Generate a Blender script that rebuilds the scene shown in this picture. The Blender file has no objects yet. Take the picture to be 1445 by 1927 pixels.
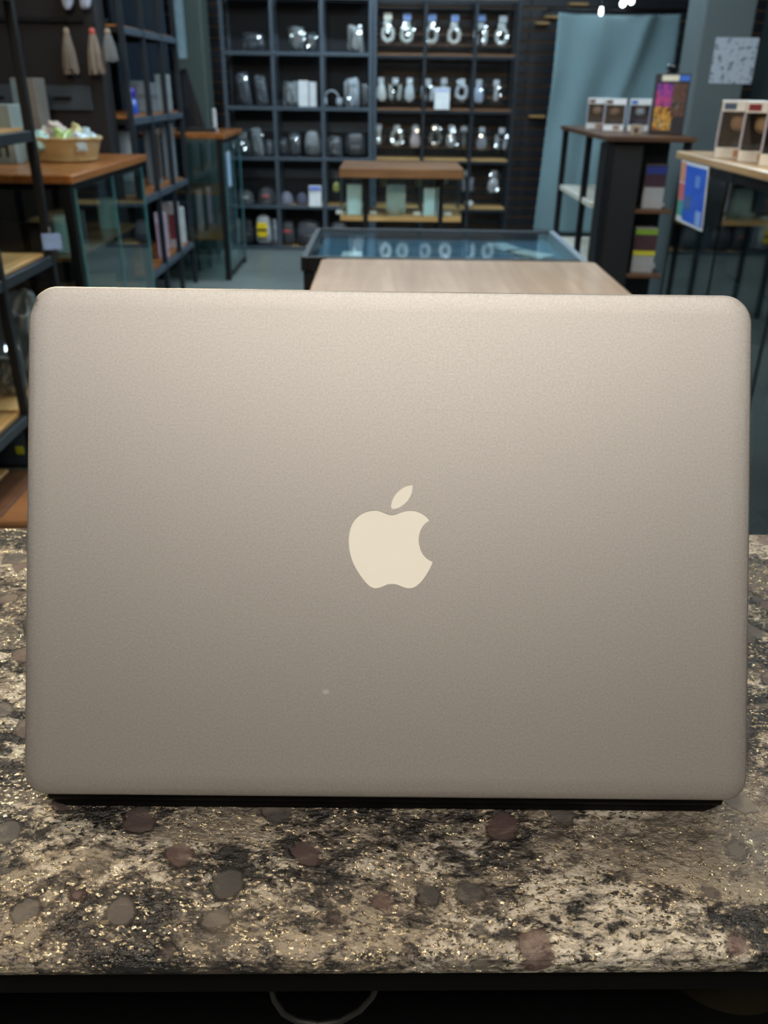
import bpy, bmesh, math, random
from mathutils import Vector, Matrix, noise
random.seed(7)
R = math.radians
sc = bpy.context.scene
COL = sc.collection

# ------------------------------------------------------------------ camera
F, W, H = 1580.0, 1445.0, 1927.0
PITCH, ROLL, EYE = math.atan(803 / F), 0.013, 1.35
_c, _s = math.cos(PITCH), math.sin(PITCH)
FW = Vector((0, _c, -_s)); UP0 = Vector((0, _s, _c)); RT0 = Vector((1, 0, 0))
RT = RT0 * math.cos(ROLL) + UP0 * math.sin(ROLL)
UP = UP0 * math.cos(ROLL) - RT0 * math.sin(ROLL)
CAM = Vector((0, 0, EYE))
cd = bpy.data.cameras.new('camera'); cam = bpy.data.objects.new('camera', cd); COL.objects.link(cam)
cd.sensor_fit = 'VERTICAL'; cd.sensor_height = 36; cd.sensor_width = 36 * W / H; cd.lens = F / H * 36
m4 = Matrix((RT, UP, -FW)).transposed().to_4x4(); m4.translation = CAM
cam.matrix_world = m4
cd.clip_start = 0.01
cd.dof.use_dof = True; cd.dof.focus_distance = 0.425; cd.dof.aperture_fstop = 13.0
sc.camera = cam

def P(px, py, x=None, y=None, z=None):
    """A point of the place seen at (px, py), given its real x, y or height z."""
    d = RT * (px - W / 2) + UP * (H / 2 - py) + FW * F
    t = ((x - CAM.x) / d.x) if x is not None else ((y - CAM.y) / d.y if y is not None else (z - CAM.z) / d.z)
    return CAM + d * t

# ------------------------------------------------------------------ world, exposure
wd = bpy.data.worlds.new('world'); sc.world = wd; wd.use_nodes = True
bg = wd.node_tree.nodes['Background']; bg.inputs[0].default_value = (.55, .7, 1, 1); bg.inputs[1].default_value = .02
sc.view_settings.view_transform = 'Standard'; sc.view_settings.look = 'None'
sc.view_settings.exposure = 0.0; sc.view_settings.gamma = 1.0; sc.view_settings.use_curve_mapping = False

# lamp plan: (x, y, size x, size y, strength, colour)
CEIL = 2.85
WARM, COOL = (1, .74, .44), (.68, .88, 1)
LAMPS = [
    ('warm square ceiling panel lamp above the staff side of the counter', .1, -.85, 2.2, .35, 22, (1, .915, .80)),
    ('warm ceiling panel lamp over the metal rack by the left wall', -1.1, 1.45, .36, .36, 170, (1, .83, .58)),
    ('warm ceiling panel lamp over the glass case by the right wall', 1.3, 1.75, .34, .34, 55, (1, .88, .70)),
    ('cool ceiling tube lamp over the right hand glass case', 1.75, 3.1, .3, 1.0, 36, COOL),
    ('cool ceiling tube lamp over the basket counter', -.9, 4.3, .25, 1.0, 26, COOL),
    ('cool ceiling tube lamp across the middle of the shop', .2, 3.9, 1.3, .2, 40, COOL),
    ('cool ceiling tube lamp above the small wooden table', .1, 6.7, 2.0, .2, 46, COOL),
    ('cool ceiling tube lamp above the tall narrow table', 1.5, 5.6, .2, .9, 26, COOL),
]

# ------------------------------------------------------------------ materials
def lin(c):
    return tuple(((v / 255) / 12.92 if v / 255 <= .04045 else ((v / 255 + .055) / 1.055) ** 2.4) for v in c) + (1,)
MATS = {}
def new_mat(name):
    m = bpy.data.materials.new(name); m.use_nodes = True
    nt = m.node_tree; b = nt.nodes['Principled BSDF']
    return m, nt, b
def N(nt, typ, **kw):
    n = nt.nodes.new(typ)
    for k, v in kw.items():
        if k.startswith('i_'):
            key = k[2:]; key = int(key) if key.isdigit() else key
            n.inputs[key].default_value = v
        else: setattr(n, k, v)
    return n
def mth(nt, op, a, b=None, clamp=False):
    n = nt.nodes.new('ShaderNodeMath'); n.operation = op; n.use_clamp = clamp
    for i, v in enumerate((a, b)):
        if v is None: continue
        if hasattr(v, 'links') or isinstance(v, bpy.types.NodeSocket): nt.links.new(v, n.inputs[i])
        else: n.inputs[i].default_value = v
    return n.outputs[0]
def mixc(nt, fac, a, b, blend='MIX'):
    n = nt.nodes.new('ShaderNodeMix'); n.data_type = 'RGBA'; n.blend_type = blend
    for idx, v in ((0, fac), (6, a), (7, b)):
        if isinstance(v, bpy.types.NodeSocket): nt.links.new(v, n.inputs[idx])
        else: n.inputs[idx].default_value = v
    return n.outputs[2]
def ramp(nt, fac, stops):
    n = nt.nodes.new('ShaderNodeValToRGB'); cr = n.color_ramp
    while len(cr.elements) < len(stops): cr.elements.new(.5)
    for e, (p, c) in zip(cr.elements, stops):
        e.position = p; e.color = c if isinstance(c, tuple) else (c, c, c, 1)
    nt.links.new(fac, n.inputs[0]); return n.outputs[0]
def coords(nt, scale=(1, 1, 1), rot=(0, 0, 0), kind='Object'):
    t = nt.nodes.new('ShaderNodeTexCoord'); mp = nt.nodes.new('ShaderNodeMapping')
    mp.inputs['Scale'].default_value = scale; mp.inputs['Rotation'].default_value = rot
    nt.links.new(t.outputs[kind], mp.inputs[0]); return mp.outputs[0]
def noise_t(nt, vec, scale, detail=4, rough=.55, dist=0):
    n = N(nt, 'ShaderNodeTexNoise', i_Scale=scale, i_Detail=detail, i_Roughness=rough, i_Distortion=dist)
    nt.links.new(vec, n.inputs['Vector']); return n.outputs['Fac']
def voro(nt, vec, scale, feature='F1', out='Distance', rnd=1.0):
    n = N(nt, 'ShaderNodeTexVoronoi', feature=feature, i_Scale=scale, i_Randomness=rnd)
    nt.links.new(vec, n.inputs['Vector']); return n.outputs[out]
def bump(nt, b, h, strength=.3, dist=.001):
    n = N(nt, 'ShaderNodeBump', i_Strength=strength, i_Distance=dist)
    nt.links.new(h, n.inputs['Height']); nt.links.new(n.outputs[0], b.inputs['Normal']); return n

def plain(name, rgb, rough=.5, metal=0, var=.12, vs=14, coat=0, bmp=0, spec=.5):
    """A plain painted / plastic / cloth surface with slight mottling."""
    if name in MATS: return MATS[name]
    m, nt, b = new_mat(name); c = lin(rgb)
    n = noise_t(nt, coords(nt), vs, 5)
    lo = tuple(v * (1 - var) for v in c[:3]) + (1,); hi = tuple(min(1, v * (1 + var)) for v in c[:3]) + (1,)
    nt.links.new(mixc(nt, n, lo, hi), b.inputs['Base Color'])
    b.inputs['Roughness'].default_value = rough; b.inputs['Metallic'].default_value = metal
    b.inputs['Coat Weight'].default_value = coat; b.inputs['Specular IOR Level'].default_value = spec
    if bmp: bump(nt, b, noise_t(nt, coords(nt), vs * 6, 4), bmp, .002)
    MATS[name] = m; return m
def wood(name, a, bcol, rough=.4, axis=0, sc_=9, coat=.0):
    if name in MATS: return MATS[name]
    m, nt, b = new_mat(name)
    s = [sc_, sc_, sc_]; s[axis] = sc_ * .07
    v = coords(nt, tuple(s))
    g = noise_t(nt, v, 3.2, 8, .62, .6); g2 = noise_t(nt, coords(nt), 2.2, 3)
    f = mth(nt, 'ADD', mth(nt, 'MULTIPLY', g, .75), mth(nt, 'MULTIPLY', g2, .35))
    col = ramp(nt, f, [(.32, lin(a)), (.55, lin(tuple((x + y) / 2 for x, y in zip(a, bcol)))), (.74, lin(bcol))])
    nt.links.new(col, b.inputs['Base Color']); b.inputs['Roughness'].default_value = rough
    b.inputs['Coat Weight'].default_value = coat; b.inputs['Coat Roughness'].default_value = .15
    bump(nt, b, g, .15, .001)
    MATS[name] = m; return m
def glass(name, tint=(.86, .97, .95), ior=1.5):
    if name in MATS: return MATS[name]
    m, nt, b = new_mat(name); out = nt.nodes['Material Output']
    tr = N(nt, 'ShaderNodeBsdfTransparent'); tr.inputs[0].default_value = tint + (1,)
    gl = N(nt, 'ShaderNodeBsdfGlossy', i_Roughness=.03); gl.inputs[0].default_value = (1, 1, 1, 1)
    fr = N(nt, 'ShaderNodeFresnel', i_IOR=ior)      # thin pane: both faces reflect like an outer face
    ge = N(nt, 'ShaderNodeNewGeometry')
    nt.links.new(mth(nt, 'ADD', ior, mth(nt, 'MULTIPLY', ge.outputs['Backfacing'], 1 / ior - ior)), fr.inputs['IOR'])
    n = noise_t(nt, coords(nt), 6, 3); bp = N(nt, 'ShaderNodeBump', i_Strength=.02, i_Distance=.002)
    nt.links.new(n, bp.inputs['Height']); nt.links.new(bp.outputs[0], gl.inputs['Normal'])
    mx = N(nt, 'ShaderNodeMixShader'); nt.links.new(fr.outputs[0], mx.inputs[0])
    nt.links.new(tr.outputs[0], mx.inputs[1]); nt.links.new(gl.outputs[0], mx.inputs[2])
    nt.links.new(mx.outputs[0], out.inputs[0]); MATS[name] = m; return m
def emit(name, rgb, st):
    if name in MATS: return MATS[name]
    m, nt, b = new_mat(name)
    b.inputs['Base Color'].default_value = (.8, .8, .8, 1)
    b.inputs['Emission Color'].default_value = tuple(rgb) + (1,); b.inputs['Emission Strength'].default_value = st
    MATS[name] = m; return m

BLACK = plain('black_metal', (19, 21, 26), .42, .3, .2, 20)
GREYM = plain('blue_grey_metal', (76, 88, 101), .45, .3, .18, 12)
DARKM = plain('dark_grey_metal', (42, 49, 57), .42, .4, .2, 12)
GLASS = glass('clear_glass', (.96, .99, .985)); GREENGLASS = glass('greenish_glass', (.80, .93, .94), 1.95)
SMOKE = glass('smoked_case_glass', (.5, .58, .6), 1.8)
W_PALE = wood('pale_wood', (150, 112, 62), (214, 176, 118), .42, 1)
W_PALEX = wood('pale_wood_x', (150, 112, 62), (214, 176, 118), .42, 0)
W_ORANGE = wood('orange_wood', (120, 68, 30), (182, 116, 60), .32, 1, 9, .3)
W_BROWN = wood('brown_wood', (92, 60, 36), (150, 104, 66), .4, 0, 9, .1)
W_TABLE = wood('table_wood', (136, 108, 82), (190, 168, 146), .3, 1, 5, .5)
W_DARK = wood('dark_wood', (58, 38, 26), (104, 70, 46), .4, 0)

# ------------------------------------------------------------------ mesh helpers
def link(name, me, mat=None, parent=None, loc=(0, 0, 0), rot=(0, 0, 0)):
    o = bpy.data.objects.new(name, me); COL.objects.link(o)
    if mat and me and not me.materials: me.materials.append(mat)
    o.location = loc; o.rotation_euler = rot
    if parent: o.parent = parent
    return o
def from_bm(name, bm, mat, parent=None, loc=(0, 0, 0), rot=(0, 0, 0), smooth=False):
    bmesh.ops.recalc_face_normals(bm, faces=bm.faces[:])
    me = bpy.data.meshes.new(name); bm.to_mesh(me); bm.free()
    if smooth: me.shade_smooth()
    return link(name, me, mat, parent, loc, rot)
BOXES = {}
def box(name, mat, c, s, parent=None, bev=.003, rot=(0, 0, 0)):
    """A bevelled block, centre c, size s; alike blocks share their mesh."""
    key = (mat.name, tuple(round(v, 4) for v in s), bev)
    if key not in BOXES:
        bm = bmesh.new(); bmesh.ops.create_cube(bm, size=1)
        bmesh.ops.scale(bm, vec=s, verts=bm.verts[:])
        bv = min(bev, min(s) * .4)
        if bv > 0: bmesh.ops.bevel(bm, geom=bm.edges[:], offset=bv, segments=1, affect='EDGES')
        bmesh.ops.recalc_face_normals(bm, faces=bm.faces[:])
        me = bpy.data.meshes.new(name); bm.to_mesh(me); bm.free(); me.materials.append(mat); BOXES[key] = me
    return link(name, BOXES[key], None, parent, c, rot)
def thing(name, label, cat, loc=(0, 0, 0), rz=0, group=None):
    o = bpy.data.objects.new(name, None); COL.objects.link(o); o.empty_display_size = .05
    o.location = loc; o.rotation_euler = (0, 0, rz); tag(o, label, cat, group); return o
def tag(o, label=None, cat=None, group=None, kind=None):
    if label: o['label'] = label
    if cat: o['category'] = cat
    if group: o['group'] = group
    if kind: o['kind'] = kind
    return o
def lathe(name, mat, prof, parent=None, loc=(0, 0, 0), rot=(0, 0, 0), seg=20, sx=1, sy=1):
    bm = bmesh.new(); rings = []
    for r, z in prof:
        rings.append([bm.verts.new((math.cos(6.28318 * k / seg) * max(r, 1e-4) * sx, math.sin(6.28318 * k / seg) * max(r, 1e-4) * sy, z)) for k in range(seg)])
    for a, b in zip(rings, rings[1:]):
        for k in range(seg): bm.faces.new((a[k], a[(k + 1) % seg], b[(k + 1) % seg], b[k]))
    if prof[0][0] > 1e-4: bm.faces.new(rings[0])
    if prof[-1][0] > 1e-4: bm.faces.new(rings[-1])
    bmesh.ops.remove_doubles(bm, verts=bm.verts[:], dist=2e-4)
    return from_bm(name, bm, mat, parent, loc, rot, True)
def tube(name, mat, pts, r, parent=None, loc=(0, 0, 0), rot=(0, 0, 0), seg=8, closed=False, radii=None):
    bm = bmesh.new(); pts = [Vector(p) for p in pts]; n = len(pts); rings = []
    up = Vector((0.123, .31, .94)).normalized()
    for i, p in enumerate(pts):
        a = pts[(i - 1) % n] if (closed or i) else p; b = pts[(i + 1) % n] if (closed or i < n - 1) else p
        t = (b - a).normalized(); u = t.cross(up)
        if u.length < .05: u = t.cross(Vector((1, 0, 0)))
        u.normalize(); v = t.cross(u); rr = radii[i] if radii else r
        rings.append([bm.verts.new(p + (u * math.cos(6.28318 * k / seg) + v * math.sin(6.28318 * k / seg)) * rr) for k in range(seg)])
    for i in range(n if closed else n - 1):
        a, b = rings[i], rings[(i + 1) % n]
        for k in range(seg): bm.faces.new((a[k], a[(k + 1) % seg], b[(k + 1) % seg], b[k]))
    if not closed: bm.faces.new(rings[0]); bm.faces.new(rings[-1])
    return from_bm(name, bm, mat, parent, loc, rot, True)
def blob(name, mat, s, parent=None, loc=(0, 0, 0), rot=(0, 0, 0), e=.5, taper=0, lump=0, seed=0, base=True, segs=(12, 18)):
    """Soft filled shape (superellipsoid) standing on its base: bags, pouches, heads."""
    bm = bmesh.new(); nv, nu = segs; rows = []
    sp = lambda v, p: math.copysign(abs(v) ** p, v)
    for i in range(nv + 1):
        ph = -math.pi / 2 + math.pi * i / nv; row = []
        for k in range(nu):
            th = 2 * math.pi * k / nu
            x = sp(math.cos(ph), e) * sp(math.cos(th), e); y = sp(math.cos(ph), e) * sp(math.sin(th), e); z = sp(math.sin(ph), e)
            q = 1 - taper * (z * .5 + .5)
            v = Vector((x * q, y * q, z))
            if lump: v *= 1 + lump * noise.noise(v * 1.7 + Vector((seed * 3.1, seed, 0)))
            row.append(bm.verts.new((v.x * s[0] / 2, v.y * s[1] / 2, v.z * s[2] / 2 + (s[2] / 2 if base else 0))))
        rows.append(row)
    for a, b in zip(rows, rows[1:]):
        for k in range(nu): bm.faces.new((a[k], a[(k + 1) % nu], b[(k + 1) % nu], b[k]))
    bmesh.ops.remove_doubles(bm, verts=bm.verts[:], dist=1e-5)
    return from_bm(name, bm, mat, parent, loc, rot, True)
def slab_poly(name, mat, pts, z0, z1, parent=None, bev=0, seg=3):
    bm = bmesh.new(); lo = [bm.verts.new((x, y, z0)) for x, y in pts]; hi = [bm.verts.new((x, y, z1)) for x, y in pts]
    n = len(pts); bm.faces.new(lo); bm.faces.new(hi)
    for i in range(n): bm.faces.new((lo[i], lo[(i + 1) % n], hi[(i + 1) % n], hi[i]))
    if bev: bmesh.ops.bevel(bm, geom=bm.edges[:], offset=bev, segments=seg, affect='EDGES', profile=.5)
    return from_bm(name, bm, mat, parent)

# ================================================================== SETTING
def concrete():
    m, nt, b = new_mat('concrete_floor'); v = coords(nt)
    n = noise_t(nt, v, 1.6, 6); n2 = noise_t(nt, v, 14, 6)
    f = mth(nt, 'ADD', mth(nt, 'MULTIPLY', n, .85), mth(nt, 'MULTIPLY', n2, .15))
    nt.links.new(ramp(nt, f, [(.3, lin((104, 112, 110))), (.7, lin((140, 148, 145)))]), b.inputs['Base Color'])
    nt.links.new(ramp(nt, n2, [(.3, .30), (.7, .38)]), b.inputs['Roughness'])
    bump(nt, b, n2, .02, .001); return m
tag(box('floor', concrete(), (0, 4.0, -.05), (6.6, 11.0, .1), bev=0), kind='structure')
CEILM = plain('ceiling_paint', (58, 62, 66), .8, 0, .1, 3)
tag(box('ceiling', CEILM, (0, 4.0, 2.96), (6.6, 11.0, .1), bev=0), kind='structure')
tag(box('wall_left', plain('dark_plum_wall', (20, 20, 26), .7, 0, .15, 2), (-2.45, 4.0, 1.45), (.1, 11.0, 2.9), bev=0), kind='structure')
tag(box('wall_right', plain('dark_green_wall', (58, 70, 72), .7, 0, .15, 2), (3.25, 4.0, 1.45), (.1, 11.0, 2.9), bev=0), kind='structure')
tag(box('wall_front', plain('warm_grey_wall', (120, 112, 100), .8, 0, .1, 2), (0, -1.5, 1.45), (6.6, .1, 2.9), bev=0), kind='structure')
wb = tag(box('wall_back', plain('slat_groove_wood', (138, 98, 58), .55, 0, .2, 5), (.4, 8.4, 1.45), (5.8, .1, 2.9), bev=0), kind='structure')
SLAT = plain('dark_slat', (29, 33, 41), .38, 0, .2, 6)
for k in range(34):     # slat board: each slat stands proud of a brown groove
    for x0, x1 in ((-2.4, -.14), (-.14, 1.2), (1.2, 3.2)):
        box('slat', SLAT, ((x0 + x1) / 2 - .4, -.058, -1.45 + .0425 + k * .085), (x1 - x0 - .002, .018, .073), wb, .003)
# painted column by the right wall and one in the rear left corner
cr = box('wall_column', plain('grey_green_paint', (90, 99, 101), .6, 0, .08, 3), (2.02, 5.97, 1.45), (.31, .34, 2.9), bev=.012); tag(cr, kind='structure')
cl = box('wall_column', plain('olive_paint', (72, 82, 78), .6, 0, .08, 3), (-1.6, 7.75, 1.45), (.24, .3, 2.9), bev=.012); tag(cl, kind='structure')
cl2 = box('wall_panel', plain('blue_grey_panel', (40, 52, 66), .5, 0, .1, 3), (-1.98, 7.6, 1.45), (.42, .06, 2.9), bev=.004); tag(cl2, kind='structure')

# ceiling lamps
for i, (lab, x, y, sx, sy, st, colr) in enumerate(LAMPS):
    t = thing('ceiling_lamp', lab, 'lamp', (x, y, CEIL), 0, 'ceiling lamps of the shop')
    box('housing', plain('lamp_white', (225, 225, 222), .5), (0, 0, .04), (sx + .05, sy + .05, .04), t, .006)
    box('diffuser', emit('lamp_glow_%d' % i, colr, st), (0, 0, .012), (sx, sy, .02), t, .003)

# ================================================================== GRANITE COUNTER
def granite():
    m, nt, b = new_mat('leathered_granite'); v0 = coords(nt)
    # slow warp so that the veins drift across the slab
    wn = N(nt, 'ShaderNodeTexNoise', i_Scale=5.0, i_Detail=3); nt.links.new(v0, wn.inputs['Vector'])
    wv = N(nt, 'ShaderNodeVectorMath', operation='SCALE'); wv.inputs['Scale'].default_value = .035
    nt.links.new(wn.outputs['Color'], wv.inputs[0])
    va = N(nt, 'ShaderNodeVectorMath', operation='ADD'); nt.links.new(v0, va.inputs[0]); nt.links.new(wv.outputs[0], va.inputs[1])
    mp = N(nt, 'ShaderNodeMapping'); mp.inputs['Rotation'].default_value = (0, 0, R(-52)); mp.inputs['Scale'].default_value = (.45, 1.1, 1)
    nt.links.new(va.outputs[0], mp.inputs[0]); v = mp.outputs[0]
    ve = N(nt, 'ShaderNodeMapping'); ve.inputs['Rotation'].default_value = (0, 0, R(-45)); ve.inputs['Scale'].default_value = (.6, 1, 1)
    nt.links.new(va.outputs[0], ve.inputs[0]); v2 = ve.outputs[0]
    big = noise_t(nt, v, 17, 6, .62, .3)
    fine = noise_t(nt, v2, 330, 5, .72, .3)
    mid = noise_t(nt, v2, 85, 6, .68, .4)
    mix1 = mth(nt, 'ADD', mth(nt, 'MULTIPLY', big, .9), mth(nt, 'ADD', mth(nt, 'MULTIPLY', mid, .55), mth(nt, 'MULTIPLY', fine, .38)))
    base = ramp(nt, mix1, [(.78, lin((12, 12, 13))), (.88, lin((34, 31, 29))), (.945, lin((74, 67, 60))), (1.0, lin((128, 119, 106)))])
    base = mixc(nt, ramp(nt, fine, [(.36, .85), (.45, 0.0)]), base, lin((16, 14, 14)))
    # pale feldspar drifts
    big2 = noise_t(nt, mp.outputs[0], 10.5, 4, .6, .5)
    pale = ramp(nt, mth(nt, 'ADD', big2, mth(nt, 'MULTIPLY', mth(nt, 'SUBTRACT', mid, .5), .6)), [(.52, 0.0), (.60, 1.0)])
    specks = ramp(nt, fine, [(.42, lin((34, 27, 25))), (.47, lin((170, 162, 148))), (.7, lin((206, 200, 190)))])
    c1 = mixc(nt, mth(nt, 'MULTIPLY', pale, .9), base, specks)
    # smooth grey quartz and garnet stones
    dv = N(nt, 'ShaderNodeTexVoronoi', feature='F1', i_Scale=44.0, i_Randomness=1.0); nt.links.new(va.outputs[0], dv.inputs['Vector'])
    sep = N(nt, 'ShaderNodeSeparateColor'); nt.links.new(dv.outputs['Color'], sep.inputs[0])
    dist = mth(nt, 'ADD', dv.outputs['Distance'], mth(nt, 'MULTIPLY', mth(nt, 'SUBTRACT', mid, .5), .5))
    stone = mth(nt, 'MULTIPLY', ramp(nt, dist, [(.33, 1.0), (.40, 0.0)]), ramp(nt, sep.outputs[0], [(.40, 0.0), (.42, 1.0)]))
    scol = ramp(nt, sep.outputs[1], [(0, lin((40, 39, 40))), (.35, lin((62, 58, 57))), (.55, lin((62, 48, 47))), (.8, lin((70, 49, 47))), (1, lin((48, 44, 44)))])
    c2 = mixc(nt, mth(nt, 'MULTIPLY', stone, .82), c1, scol)
    quartz = ramp(nt, noise_t(nt, v, 15, 3, .5, .8), [(.56, 0.0), (.61, 1.0)])
    c2 = mixc(nt, mth(nt, 'MULTIPLY', quartz, .6), c2, lin((98, 91, 82)))
    # gold mica flakes
    fv = N(nt, 'ShaderNodeTexVoronoi', feature='F1', i_Scale=1000.0); nt.links.new(v2, fv.inputs['Vector'])
    fs = N(nt, 'ShaderNodeSeparateColor'); nt.links.new(fv.outputs['Color'], fs.inputs[0])
    fl = mth(nt, 'MULTIPLY', ramp(nt, fs.outputs[0], [(.83, 0.0), (.85, 1.0)]), ramp(nt, mid, [(.44, 0.0), (.52, 1.0)]))
    fl = mth(nt, 'MULTIPLY', fl, mth(nt, 'SUBTRACT', 1.0, stone))
    c3 = mixc(nt, fl, c2, lin((238, 220, 186)))
    nt.links.new(c3, b.inputs['Base Color']); nt.links.new(mth(nt, 'MULTIPLY', fl, .95), b.inputs['Metallic'])
    nt.links.new(mth(nt, 'ADD', .2, mth(nt, 'ADD', mth(nt, 'MULTIPLY', stone, .5), mth(nt, 'MULTIPLY', fl, .06))), b.inputs['Roughness'])
    # relief: lumps between grains, each mica flake tilted its own way, smoother stones
    geo = N(nt, 'ShaderNodeNewGeometry')
    sub = N(nt, 'ShaderNodeVectorMath', operation='SUBTRACT'); nt.links.new(fv.outputs['Color'], sub.inputs[0]); sub.inputs[1].default_value = (.5, .5, .5)
    scl = N(nt, 'ShaderNodeVectorMath', operation='SCALE'); nt.links.new(sub.outputs[0], scl.inputs[0]); nt.links.new(mth(nt, 'MULTIPLY', fl, 1.15), scl.inputs['Scale'])
    add = N(nt, 'ShaderNodeVectorMath', operation='ADD'); nt.links.new(geo.outputs['Normal'], add.inputs[0]); nt.links.new(scl.outputs[0], add.inputs[1])
    nrm = N(nt, 'ShaderNodeVectorMath', operation='NORMALIZE'); nt.links.new(add.outputs[0], nrm.inputs[0])
    lump = noise_t(nt, v2, 260, 4, .62, .3)
    lump = mth(nt, 'MULTIPLY', lump, mth(nt, 'SUBTRACT', 1.0, mth(nt, 'MULTIPLY', stone, .85)))
    bp = bump(nt, b, lump, 1.0, .0042); nt.links.new(nrm.outputs[0], bp.inputs['Normal'])
    b.inputs['Coat Weight'].default_value = 0.0
    return m
TOPZ = 1.02
ct = thing('bar_counter', 'dark bar counter with a speckled granite top under the silver laptop', 'counter', (0, .42, 0))
fl_ = P(0, 1806, z=TOPZ); fr_ = P(1445, 1800, z=TOPZ); bl_ = P(0, 990, z=TOPZ); br_ = P(1445, 1002, z=TOPZ)
def ext(a, b, x):
    k = (x - a.x) / (b.x - a.x); return (x, a.y + (b.y - a.y) * k - .42)
pts = [ext(fl_, fr_, -1.25), ext(fl_, fr_, 1.0), ext(bl_, br_, 1.0), ext(bl_, br_, -1.25)]
slab_poly('granite_top', granite(), pts, TOPZ - .014, TOPZ, ct, .0055, 3)
CAB = plain('counter_black', (4, 4, 5), .8, 0, .2, 5, 0, 0, .1)
slab_poly('underboard', CAB, [(-1.2, pts[0][1] + .012), (.97, pts[1][1] + .012), (.97, pts[2][1] - .02), (-1.2, pts[3][1] - .02)], TOPZ - .04, TOPZ - .0142, ct)
box('back_panel', CAB, (-.1, .165, .49), (2.1, .02, .975), ct)
box('side_panel', CAB, (-1.16, .0, .49), (.02, .30, .975), ct); box('side_panel', CAB, (.94, .0, .49), (.02, .30, .975), ct)
box('shelf', CAB, (-.11, .02, .79), (2.06, .26, .02), ct); box('shelf', CAB, (-.11, .02, .35), (2.06, .26, .02), ct)
# looped cable under the counter
def loop_pts():
    out = []
    a = [(507, 1822), (508, 1850), (516, 1882), (534, 1908), (560, 1922), (600, 1928), (640, 1922), (676, 1902), (700, 1876), (711, 1850), (708, 1832), (700, 1818)]
    for q in a: out.append(P(q[0], q[1], y=.262))
    return out
lp = loop_pts(); lp[0].z = lp[-1].z = TOPZ - .038
cab = tube('charging_cable', plain('grey_cable', (20, 19, 17), .6), [p - lp[0] for p in lp], .0016, None, lp[0])
tag(cab, 'thin grey cable hanging in a loop under the granite counter edge', 'cable')
tt = P(1402, 1885, z=.83); tp = thing('tape_roll', 'clear roll of packing tape on the shelf under the counter', 'tape', (tt.x + .01, .40, .8005))
TAPE = plain('amber_tape', (44, 41, 32), .25, 0, .1, 30, .3)
def ring_profile(r0, r1, h): return [(r0, 0), (r1, 0), (r1, h), (r0, h), (r0, 0)]
def ring(name, mat, r0, r1, h, parent, loc=(0, 0, 0), seg=32):
    bm = bmesh.new(); pr = [(r0, 0), (r1, 0), (r1, h), (r0, h)]
    rr = [[bm.verts.new((math.cos(6.28318 * k / seg) * r, math.sin(6.28318 * k / seg) * r, z)) for k in range(seg)] for r, z in pr]
    for i in range(4):
        a, b_ = rr[i], rr[(i + 1) % 4]
        for k in range(seg): bm.faces.new((a[k], a[(k + 1) % seg], b_[(k + 1) % seg], b_[k]))
    return from_bm(name, bm, mat, parent, loc)
ring('tape_layers', TAPE, .038, .052, .048, tp); ring('core', plain('card_core', (40, 34, 26), .7), .0355, .0379, .05, tp)
kp = P(1262, 1905, z=.82); kt = thing('tape_cutter', 'small dark plastic cutter beside the tape roll under the counter', 'tape cutter', (kp.x + .005, .40, .8005), R(20))
box('body', plain('dark_plastic', (24, 23, 22), .5), (0, 0, .016), (.03, .05, .032), kt, .008); box('blade', plain('steel', (150, 150, 150), .3, 1), (0, -.028, .03), (.026, .006, .004), kt, .0005)

# ================================================================== LAPTOP
LX, LY, LZ, LT, LYAW = .00282, .30732, EYE - .31539, .46726, .00489
ex = Vector((math.cos(LYAW), math.sin(LYAW), 0)); ey = Vector((-math.sin(LYAW), math.cos(LYAW), 0))
lu = Vector((0, 0, 1)) * math.cos(LT) + ey * math.sin(LT); ln = ex.cross(lu)      # ln points to the viewer side
lc = Vector((LX, LY, LZ))
def on_lid(px, py):
    d = RT * (px - W / 2) + UP * (H / 2 - py) + FW * F
    t = (lc - CAM).dot(ln) / d.dot(ln); q = CAM + d * t - lc
    return (q.dot(ex), q.dot(lu))
def alu():
    m, nt, b = new_mat('bead_blasted_aluminium'); v = coords(nt)
    n = noise_t(nt, v, 2600, 2, .6); n2 = noise_t(nt, v, 9, 3); n3 = noise_t(nt, v, 900, 3, .7)
    c = mixc(nt, ramp(nt, n3, [(.3, 0.0), (.7, 1.0)]), (.36, .35, .343, 1), (.44, .43, .42, 1))
    # one pale scuff below the emblem and dark scrapes on the knocked corner
    def spot(x, y, rx, ry, soft=.35):
        mp = N(nt, 'ShaderNodeMapping'); mp.inputs['Location'].default_value = (-x / rx, -y / ry, 0); mp.inputs['Scale'].default_value = (1 / rx, 1 / ry, 0)
        nt.links.new(v, mp.inputs[0])
        l = N(nt, 'ShaderNodeVectorMath', operation='LENGTH'); nt.links.new(mp.outputs[0], l.inputs[0])
        return ramp(nt, mth(nt, 'ADD', l.outputs['Value'], mth(nt, 'MULTIPLY', mth(nt, 'SUBTRACT', n3, .5), 1.6)), [(1 - soft, 1.0), (1.0, 0.0)])
    sx, sy = on_lid(613, 1302); c = mixc(nt, mth(nt, 'MULTIPLY', spot(sx, sy, .0022, .0016, .7), .3), c, (.95, .92, .86, 1))
    sx, sy = on_lid(66, 563); c = mixc(nt, mth(nt, 'MULTIPLY', spot(sx, sy, .0016, .0036, .7), .7), c, (.16, .14, .13, 1))
    nt.links.new(c, b.inputs['Base Color'])
    b.inputs['Metallic'].default_value = 1.0
    nt.links.new(ramp(nt, n, [(.3, .50), (.7, .60)]), b.inputs['Roughness'])
    bump(nt, b, mth(nt, 'ADD', n3, n), .08, .0003)
    return m
ALU = alu()
lap = thing('laptop', 'silver aluminium laptop with a pale emblem on its raised lid, on the granite counter', 'laptop', (LX, LY, TOPZ), LYAW)
LW, LH = .359, .25149
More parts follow.
